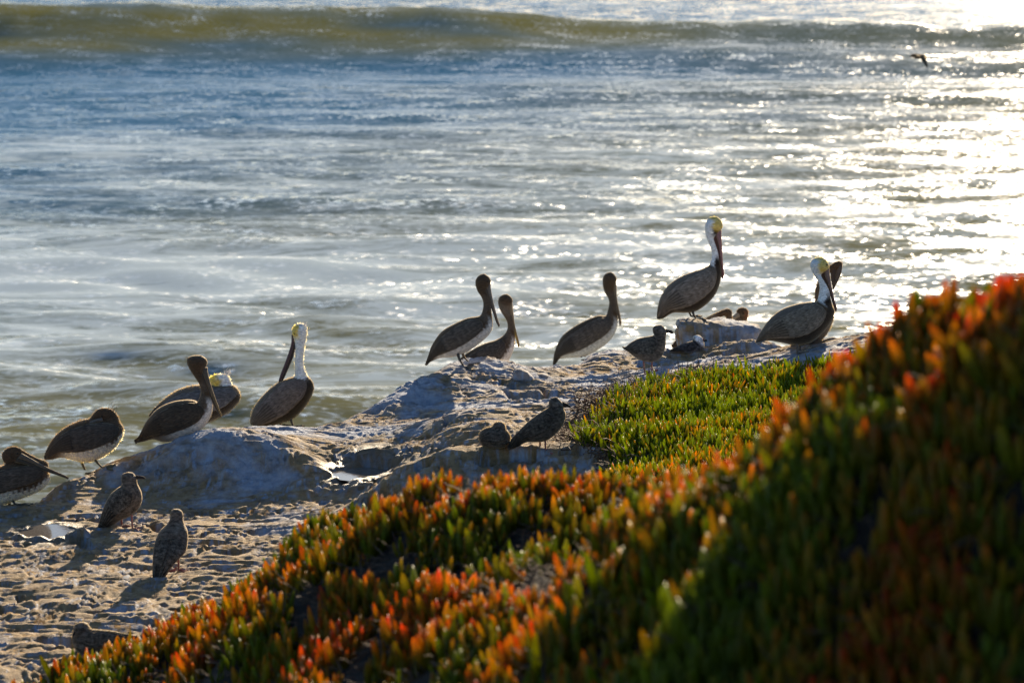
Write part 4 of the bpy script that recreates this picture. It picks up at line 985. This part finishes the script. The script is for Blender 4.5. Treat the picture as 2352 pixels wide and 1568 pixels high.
# seventh: lower one of the pair with yellow at the bill
b = pel('lower brown pelican of the close pair, yellow at the base of its bill', 'Z4', (800, 1030), depth=24.9)
b.nog = True
b.body(([(430, 972, 440, 985, 't'), (500, 905, 560, 985, 't'), (600, 835, 680, 1010, 'b'), (720, 775, 790, 1030, 'b'), (820, 745, 880, 1010, 'b'), (880, 712, 960, 920, 'b'), (915, 680, 1005, 790, 'c'),
        (935, 640, 1010, 710, 'n'), (938, 600, 1004, 640, 'n'), (928, 560, 997, 580, 'n'), (905, 520, 985, 530, 'n'), (872, 470, 970, 490, ((0.13, 0.10, 0.075), (0.13, 0.10, 0.075), 0)), (850, 410, 965, 440, ((0.13, 0.10, 0.075), (0.13, 0.10, 0.075), 0)), (848, 365, 980, 395, 'h'), (865, 328, 986, 360, 'h'), (900, 308, 965, 325, 'h'), (925, 305, 940, 308, 'h')], dict(m=110)))
b.wing(0.02, 0.42, (0.92, 0.6), (-0.25, -0.55), colr=(0.06, 0.045, 0.035))
b.bill([(985, 390, 918, 415), (988, 440, 925, 480), (996, 500, 955, 530), (1006, 590, 985, 600), (1030, 690, 1008, 700), (1052, 780, 1030, 785), (1045, 812, 1036, 815)], up=(0.26, 0.20, 0.13), lo=(0.45, 0.30, 0.04), tip=(0.35, 0.2, 0.08))
b.eye(962, 370, 0.006, 0.036); b.tail(560, 960, 440, 980); b.crest(855, 360, -1, 0.5, 26, 0.018, LB, 0.04, 0.0015)

# eighth
b = pel('brown pelican with white belly and dark breast mark, standing alone mid ridge', 'Z4', (1640, 905))
b.body(([(1370, 985, 1374, 992, 't'), (1378, 900, 1420, 935, 'u'), (1405, 805, 1480, 915, 'b'), (1460, 705, 1570, 912, 'b'), (1570, 618, 1680, 900, 'b'), (1700, 548, 1790, 845, 'b'), (1810, 508, 1890, 775, 'b'), (1868, 512, 1960, 690, 'b'), (1885, 500, 1990, 600, 'c'),
        (1898, 455, 1994, 530, 'n'), (1908, 410, 1988, 460, 'n'), (1908, 370, 1985, 400, 'n'), (1893, 330, 1975, 350, 'n'), (1868, 290, 1960, 305, 'n'), (1852, 240, 1955, 265, 'h'), (1847, 190, 1968, 215, 'h'), (1850, 150, 1981, 180, 'h'), (1870, 115, 1978, 142, 'h'), (1900, 98, 1955, 110, 'h'), (1920, 95, 1935, 97, 'h')], dict(m=110)))
b.wing(0.03, 0.52, (0.92, 0.6), (-0.28, -0.55), colr=(0.085, 0.065, 0.05))
b.bill([(1980, 178, 1918, 215), (1982, 240, 1928, 270), (1985, 330, 1950, 345), (1998, 420, 1975, 430), (2018, 510, 1995, 520), (2028, 580, 2005, 590), (2018, 610, 2010, 613)], up=(0.24, 0.19, 0.14), lo=(0.12, 0.09, 0.07), tip=(0.35, 0.2, 0.08))
b.eye(1950, 160, 0.006, 0.036); b.tail(1450, 890, 1372, 990); b.leg([(1665, 840), (1655, 880), (1640, 905)], -0.04); b.leg([(1690, 850), (1680, 890), (1680, 910)], 0.04)
b.crest(1858, 150, -1, 0.5, 26, 0.016, LB, 0.05, 0.0015)

# ninth: tall adult on the boulder
b = pel('tall adult pelican with white neck and yellow crown standing on the boulder', 'Z5', (830, 1052), depth=BY)
b.nog = True
b.body(([(468, 1050, 480, 1058, 't'), (472, 980, 530, 1050, 't'), (500, 860, 620, 1000, 'a'), (560, 760, 730, 1000, 'a'), (660, 680, 830, 985, 'a'), (780, 625, 930, 920, 'a'), (880, 595, 1010, 830, 'a'), (925, 575, 1055, 720, 'a'), (955, 560, 1067, 640, 'A'),
        (965, 530, 1062, 580, ((NW), DB, 0.35)), (975, 490, 1050, 520, 'x'), (978, 440, 1040, 455, 'w'), (965, 390, 1028, 405, 'w'), (942, 335, 1010, 355, 'w'), (922, 280, 1000, 310, 'w'), (915, 225, 1030, 265, ((NW), DB, -0.3)), (918, 180, 1070, 225, 'Y'), (935, 140, 1079, 190, 'Y'), (965, 115, 1065, 145, 'y'), (995, 107, 1030, 112, 'y')], dict(m=110)))
b.wing(0.02, 0.52, (0.92, 0.6), (-0.45, -0.6), colr=(0.15, 0.12, 0.095))
b.bill([(1070, 235, 950, 225), (1068, 280, 975, 300), (1074, 370, 1015, 390), (1078, 470, 1035, 480), (1085, 570, 1050, 580), (1093, 650, 1062, 660), (1085, 683, 1074, 686)], up=(0.30, 0.17, 0.17), lo=(0.09, 0.035, 0.03), tip=(0.33, 0.08, 0.08))
b.eye(1032, 212, 0.007, 0.04); b.tail(590, 980, 472, 1055); b.leg([(795, 960), (805, 1005), (830, 1052)], -0.04); b.leg([(770, 960), (775, 1005), (790, 1040)], 0.05)

# eleventh behind the tenth
b = pel('brown pelican mostly hidden behind the adult at the right, with arched neck', 'Z5', (1985, 1375), depth=hit(ground_h, 1765 * 0.248 + 1392.4, 1372 * 0.248 + 470.4)[1] + 0.32)
b.body([(1700, 1320, 1710, 1345, 't'), (1760, 1200, 1870, 1345, 't'), (1820, 1080, 1950, 1290, 'u'), (1900, 960, 2040, 1200, 'u'), (1960, 890, 2105, 1060, 'u'), (2010, 870, 2110, 960, 'n'), (2040, 880, 2080, 900, 'n')],
       ([(1950, 1000, 2060, 980, 'n'), (1932, 900, 2000, 900, 'n'), (1930, 820, 1992, 810, 'n'), (1945, 740, 2002, 750, 'n'), (1985, 660, 2030, 700, 'n'), (2040, 590, 2070, 640, 'n'), (2095, 545, 2110, 610, 'h'), (2140, 520, 2140, 600, 'h'), (2180, 525, 2160, 590, 'h'), (2190, 550, 2178, 570, 'h')], dict(m=44, seg=20, wf=0.7, wcap=0.05)), remesh=0.0085)
b.wing(0.1, 0.85, (0.9, 0.7), (-0.3, -0.5), colr=(0.07, 0.055, 0.045))
b.bill([(2190, 555, 2080, 585), (2180, 620, 2078, 640), (2160, 680, 2082, 700), (2130, 740, 2092, 755), (2108, 782, 2098, 785)], up=(0.10, 0.08, 0.07), lo=(0.06, 0.045, 0.04))
b.leg([(1990, 1240), (1990, 1300), (1985, 1375)], 0.03, c=(0.2, 0.17, 0.14))

# tenth
b = pel('adult pelican with yellow crown standing at the right end of the ridge', 'Z5', (1765, 1372))
b.body(([(1380, 1268, 1388, 1282, 'a'), (1430, 1175, 1500, 1258, 'a'), (1510, 1060, 1620, 1275, 'a'), (1630, 965, 1760, 1300, 'a'), (1760, 918, 1890, 1275, 'a'), (1870, 898, 2000, 1190, 'a'), (1930, 895, 2085, 1080, 'a'), (1950, 890, 2115, 990, 'a'),
        (1960, 870, 2095, 930, ((NW), DB, 0.3)), (1968, 830, 2080, 870, ((NW), DB, -0.3)), (1976, 780, 2068, 800, 'w'), (1970, 730, 2045, 745, 'w'), (1945, 680, 2020, 700, 'w'), (1912, 630, 1995, 650, 'w'), (1892, 580, 2020, 620, ((NW), YE, -0.2)), (1890, 545, 2062, 590, 'Y'), (1905, 510, 2060, 550, 'Y'), (1945, 488, 2035, 510, 'y'), (1980, 483, 2005, 487, 'y')], dict(m=110)))
b.wing(0.02, 0.48, (0.92, 0.6), (-0.40, -0.55), colr=(0.15, 0.118, 0.09))
b.bill([(2066, 570, 1975, 600), (2068, 620, 1985, 670), (2078, 690, 2025, 735), (2095, 780, 2060, 800), (2115, 880, 2090, 890), (2138, 960, 2115, 970), (2130, 988, 2122, 990)], up=(0.26, 0.17, 0.15), lo=(0.07, 0.035, 0.025), tip=(0.2, 0.06, 0.05))
b.eye(2040, 550, 0.007, 0.042); b.tail(1510, 1230, 1382, 1280, (0.20, 0.19, 0.19)); b.leg([(1750, 1250), (1765, 1310), (1765, 1372)], -0.045, c=(0.16, 0.13, 0.11)); b.leg([(1800, 1250), (1800, 1310), (1800, 1360)], 0.06, c=(0.16, 0.13, 0.11))

# two heads behind the boulder
b = pel('mottled brown pelican lying behind the boulder, left of the two heads showing over it', 'Z5', (1000, 1300), depth=26.7)
b.nog = True
b.body([(600, 1300, 620, 1330, 't'), (700, 1200, 760, 1360, 'u'), (850, 1130, 900, 1380, 'u'), (1000, 1110, 1030, 1360, 'u'), (1120, 1130, 1130, 1290, 'n'), (1160, 1180, 1160, 1230, 'n')],
       ([(1160, 1200, 1090, 1210, 'n'), (1170, 1120, 1100, 1130, 'n'), (1165, 1050, 1100, 1060, 'n'), (1166, 990, 1110, 1030, 'h'), (1140, 960, 1090, 1030, 'h'), (1100, 965, 1060, 1040, 'h'), (1050, 985, 1020, 1060, 'h'), (980, 1015, 960, 1080, ((0.2, 0.16, 0.12), BR, 0))], dict(m=40, seg=20, wf=0.7, wcap=0.05)), remesh=0.009)
b.bill([(1010, 1000, 1000, 1060), (940, 1035, 940, 1080), (860, 1080, 860, 1110), (800, 1120, 802, 1135)], up=(0.22, 0.17, 0.11), lo=(0.08, 0.06, 0.05)); b.eye(1120, 985, 0.006, 0.036)
b = pel('rust-headed pelican facing left with pale bill, right of the two heads behind the boulder', 'Z5', (1200, 1320), depth=26.9)
b.nog = True
b.body([(900, 1330, 910, 1350, 't'), (1000, 1230, 1050, 1380, 'u'), (1130, 1160, 1170, 1400, 'u'), (1250, 1150, 1270, 1380, 'u'), (1340, 1180, 1345, 1300, 'n'), (1370, 1220, 1370, 1250, 'n')],
       ([(1380, 1240, 1280, 1250, 'n'), (1350, 1160, 1270, 1170, 'n'), (1300, 1090, 1255, 1100, 'n'), (1312, 1040, 1240, 1060, ((0.16, 0.07, 0.035), LB, 0.0)), (1318, 990, 1225, 1020, ((0.16, 0.07, 0.035), LB, 0)), (1295, 955, 1215, 1000, 'h'), (1255, 948, 1205, 990, 'h'), (1225, 960, 1200, 985, 'h')], dict(m=40, seg=20, wf=0.75, wcap=0.05)), remesh=0.009)
b.bill([(1225, 985, 1280, 1080), (1180, 1020, 1220, 1090), (1120, 1060, 1140, 1110), (1050, 1105, 1060, 1130), (980, 1150, 982, 1160)], up=(0.30, 0.26, 0.20), lo=(0.16, 0.13, 0.10)); b.eye(1265, 1000, 0.006, 0.04)

# gulls
PK = (0.30, 0.12, 0.11)
b = gul('speckled brown young gull standing in profile on pink legs near the boulder', 'Z5', (400, 1560))
b.body(([(148, 1312, 156, 1330, 'k'), (180, 1312, 210, 1365, 'k'), (225, 1275, 265, 1410, 'g'), (300, 1235, 345, 1448, 'g'), (380, 1218, 430, 1455, 'g'), (440, 1205, 510, 1410, 'g'), (435, 1185, 548, 1320, 'g'), (430, 1165, 552, 1245, 'G'), (430, 1145, 556, 1200, 'H'), (442, 1125, 558, 1172, 'H'), (470, 1114, 540, 1136, 'H'), (495, 1111, 515, 1114, 'H')], dict(m=70)))
b.wing(0.02, 0.55, (0.9, 0.6), (-0.25, -0.5), colr=(0.06, 0.05, 0.04), edge=(0.16, 0.135, 0.11), layers=7, th=0.008)
b.gbill([(550, 1148, 545, 1190), (580, 1155, 575, 1185), (605, 1160, 595, 1192), (624, 1178, 615, 1194)]); b.eye(520, 1150, 0.004, 0.024); b.tail(215, 1330, 152, 1322, BK, 5, 0.03, 0.016)
b.leg([(345, 1440), (350, 1500), (355, 1560)], -0.03, (0.007, 0.005), PK, 0.05); b.leg([(425, 1440), (425, 1500), (425, 1560)], 0.03, (0.007, 0.005), PK, 0.05)

b = gul('dark grey gull with white head and red bill sitting in front of the boulder', 'Z5', (760, 1375))
b.nog = True
b.body(([(588, 1343, 600, 1356, 'k'), (640, 1318, 670, 1362, 'k'), (700, 1285, 740, 1374, 's'), (765, 1268, 810, 1380, 's'), (800, 1258, 870, 1360, 's'), (806, 1245, 904, 1325, 's'), (803, 1232, 908, 1290, 'S'), (805, 1220, 900, 1262, 'S'), (822, 1210, 890, 1232, 'S'), (845, 1206, 870, 1212, 'S')], dict(m=60)))
b.wing(0.02, 0.58, (0.9, 0.6), (-0.3, -0.5), colr=(0.035, 0.035, 0.04), edge=(0.06, 0.06, 0.065), layers=6, th=0.007)
b.gbill([(888, 1235, 880, 1268), (910, 1240, 905, 1265), (935, 1250, 930, 1264)], (0.5, 0.05, 0.02), BK); b.eye(866, 1232, 0.004, 0.024)

b = gul('sleeping mottled gull with head tucked, sitting at the left of the rock ledge', 'Z6', (400, 750))
b.nog = True
b.body([(268, 650, 274, 690, 'g'), (285, 600, 300, 735, 'g'), (340, 562, 360, 755, 'g'), (420, 550, 430, 762, 'g'), (490, 556, 505, 755, 'g'), (545, 590, 550, 730, 'g'), (572, 630, 574, 690, 'g')],
       ([(395, 640, 530, 640, 'H'), (398, 590, 532, 590, 'H'), (402, 550, 527, 550, 'H'), (418, 518, 512, 518, 'H'), (445, 503, 485, 503, 'H')], dict(m=30, seg=22, wf=0.9, wcap=0.05)), remesh=0.005)
b.wing(0.1, 0.8, (0.8, 0.6), (-0.2, -0.4), colr=(0.07, 0.058, 0.046), edge=(0.15, 0.12, 0.10), layers=7, th=0.008, side=(1,))
b.gbill([(470, 560, 475, 585, -0.05), (440, 575, 445, 595, -0.055), (410, 590, 412, 600, -0.055)]); b.eye(455, 550, 0.004, 0.046)

b = gul('dark brown gull standing on red legs at the right of the rock ledge', 'Z6', (905, 815), yoff=0.06)
b.body(([(540, 745, 560, 778, 'k'), (590, 660, 650, 745, 'k'), (660, 585, 720, 705, 'G'), (740, 505, 810, 700, 'G'), (830, 435, 910, 690, 'G'), (900, 390, 1010, 620, 'G'), (935, 368, 1085, 520, 'G'), (940, 345, 1102, 430, 'G'), (940, 325, 1085, 385, 'H'), (945, 298, 1080, 350, 'H'), (968, 278, 1060, 312, 'H'), (1000, 270, 1020, 273, 'H')], dict(m=70)))
b.wing(0.06, 0.62, (0.9, 0.7), (-0.2, -0.4), colr=(0.04, 0.032, 0.025), edge=(0.12, 0.10, 0.08), layers=8, th=0.009)
b.gbill([(1070, 312, 1070, 372), (1100, 325, 1095, 368), (1130, 342, 1122, 370), (1152, 362, 1146, 375)]); b.eye(1030, 318, 0.0045, 0.026)
b.tail(640, 690, 460, 712, BK, 5, 0.02, 0.02); b.tail(640, 700, 545, 772, BK, 5, 0.03, 0.02)
b.leg([(855, 690), (860, 750), (868, 805)], 0.03, (0.007, 0.005), PK, 0.055); b.leg([(905, 680), (908, 750), (912, 822)], -0.03, (0.007, 0.005), PK, 0.055)

b = gul('brown gull with pale front edge standing on the pitted rock, nearest the left pelicans', 'Z2', (825, 610))
b.body(([(605, 598, 660, 613, 'k'), (625, 530, 700, 590, 'k'), (650, 460, 745, 560, 'G'), (685, 400, 800, 535, 'G'), (720, 365, 850, 500, 'g'), (750, 345, 880, 440, 'g'), (756, 328, 878, 385, 'g'), (752, 308, 855, 335, 'H'), (752, 290, 850, 312, 'H'), (762, 270, 845, 290, 'H'), (790, 259, 825, 264, 'H')], dict(m=60)))
b.wing(0.05, 0.65, (0.9, 0.7), (-0.35, -0.4), colr=(0.04, 0.034, 0.028), edge=(0.16, 0.135, 0.11), layers=8, th=0.009)
b.gbill([(842, 278, 842, 305), (865, 281, 864, 303), (885, 284, 883, 304), (902, 292, 898, 303)], (0.03, 0.025, 0.025)); b.eye(828, 278, 0.0045, 0.03)
b.tail(690, 560, 620, 612, BK, 5, 0.03, 0.025)
b.leg([(820, 515), (823, 560), (825, 608)], -0.03, (0.008, 0.006), PK, 0.06); b.leg([(742, 535), (748, 565), (752, 592)], 0.04, (0.008, 0.006), PK, 0.06)

b = gul('speckled gull seen from behind standing alone on the pitted rock', 'Z2', (1110, 872))
b.body(([(968, 905, 1005, 925, 'k', -0.16, 0.5), (962, 860, 1040, 880, 'k', -0.14, 0.5), (958, 800, 1090, 810, 'G', -0.1, 0.7), (957, 730, 1155, 745, 'G', -0.05, 0.9), (965, 680, 1166, 690, 'G', 0.0, 0.95), (988, 630, 1160, 635, 'g', 0.04, 0.95), (1025, 598, 1140, 600, 'g', 0.07, 0.9), (1044, 570, 1128, 572, 'H', 0.08, 0.95), (1045, 545, 1127, 545, 'H', 0.09, 0.95), (1050, 522, 1118, 520, 'H', 0.09, 0.95), (1065, 508, 1100, 507, 'H', 0.09, 0.9)], dict(m=60)))
b.wing(0.02, 0.55, (0.97, 0.7), (0.12, -0.05), colr=(0.045, 0.038, 0.03), edge=(0.17, 0.145, 0.12), layers=6, th=0.009, side=(1,))
b.wing(0.02, 0.55, (-0.12, 0.02), (-0.97, -0.8), colr=(0.045, 0.038, 0.03), edge=(0.17, 0.145, 0.12), layers=6, th=0.009, side=(1,))
b.leg([(1105, 780), (1108, 830), (1110, 872)], 0.0, (0.008, 0.006), PK, 0.06); b.leg([(1045, 790), (1045, 830), (1040, 880)], 0.02, (0.008, 0.006), PK, 0.06)
b.tail(1000, 850, 985, 930, BK, 5, 0.015, 0.03)
b.gbill([(1075, 530, 1080, 550, 0.12), (1080, 535, 1085, 550, 0.15), (1085, 542, 1087, 550, 0.17)])

b = gul('mottled gull sitting low behind the edge of the orange ice plant at bottom left', 'Z2', (560, 1375))
b.nog = True
b.body([(860, 1275, 858, 1292, 'k'), (790, 1262, 780, 1310, 'k'), (710, 1245, 700, 1345, 'G'), (630, 1236, 625, 1375, 'G'), (550, 1232, 550, 1390, 'g'), (485, 1245, 490, 1380, 'g'), (447, 1275, 455, 1335, 'g')],
       ([(450, 1290, 555, 1290, 'g'), (452, 1250, 560, 1255, 'H'), (457, 1222, 560, 1225, 'H'), (470, 1200, 545, 1200, 'H'), (495, 1188, 525, 1188, 'H')], dict(m=30, seg=22, wf=0.9, wcap=0.055)), remesh=0.005)
b.wing(0.05, 0.75, (0.9, 0.7), (-0.3, -0.4), colr=(0.05, 0.042, 0.034), edge=(0.15, 0.125, 0.10), layers=7, th=0.008)
b.gbill([(475, 1225, 478, 1245, -0.05), (462, 1245, 468, 1258, -0.055), (455, 1265, 458, 1270, -0.055)]); b.eye(480, 1215, 0.0045, 0.05)

# distant flying bird over the glitter
b = Bird('flying_bird', 'small dark bird flying low over the sparkling water at upper right', 'bird', None, 'P', ((2110) / 0.12, (137 - 997.3) / 0.12), M_PLUME, 0.09, depth=70.0)
b.tf = (1, 0, 1, 0)
b.body(([(2128, 128, 2129, 130, 't'), (2122, 126, 2123, 132, 't'), (2114, 125, 2115, 134, 'h'), (2105, 124, 2105, 135, 'h'), (2098, 124, 2098, 133, 'h'), (2093, 126, 2092, 131, 'h')], dict(m=30, seg=16)))
b.gbill([(2093, 127, 2092, 131), (2088, 130, 2088, 132)])
for sg, tipp in ((1, (2122, 151)), (-1, (2131, 143))):
    P0 = b.pt(2104, 128, 0.05 * sg); P1 = b.pt(2114, 128 if sg > 0 else 133, -0.35 * sg); P2 = b.pt(*tipp, -0.55 * sg)
    V = []; F_ = []
    for P_, w, in ((P0, 0.10), (P1, 0.09), (P2, 0.02)):
        for dx, dz in ((-w, 0), (0, 0.015), (w, 0), (0, -0.01)): V.append(P_ + np.array([dx, 0, dz]))
    for i in range(2):
        for j in range(4): F_.append((i * 4 + j, i * 4 + (j + 1) % 4, i * 4 + 4 + (j + 1) % 4, i * 4 + 4 + j))
    F_ += [(3, 2, 1, 0), (8, 9, 10, 11)]
    mesh_obj('wing', np.array(V), F_, M_PLUME, b.e, np.tile([[0.05, 0.04, 0.03]], (12, 1)))
tri = sum(sum(len(p.vertices) - 2 for p in o.data.polygons[:1]) * len(o.data.polygons) for o in bpy.data.objects if o.type == 'MESH')
print('approx tris', tri)
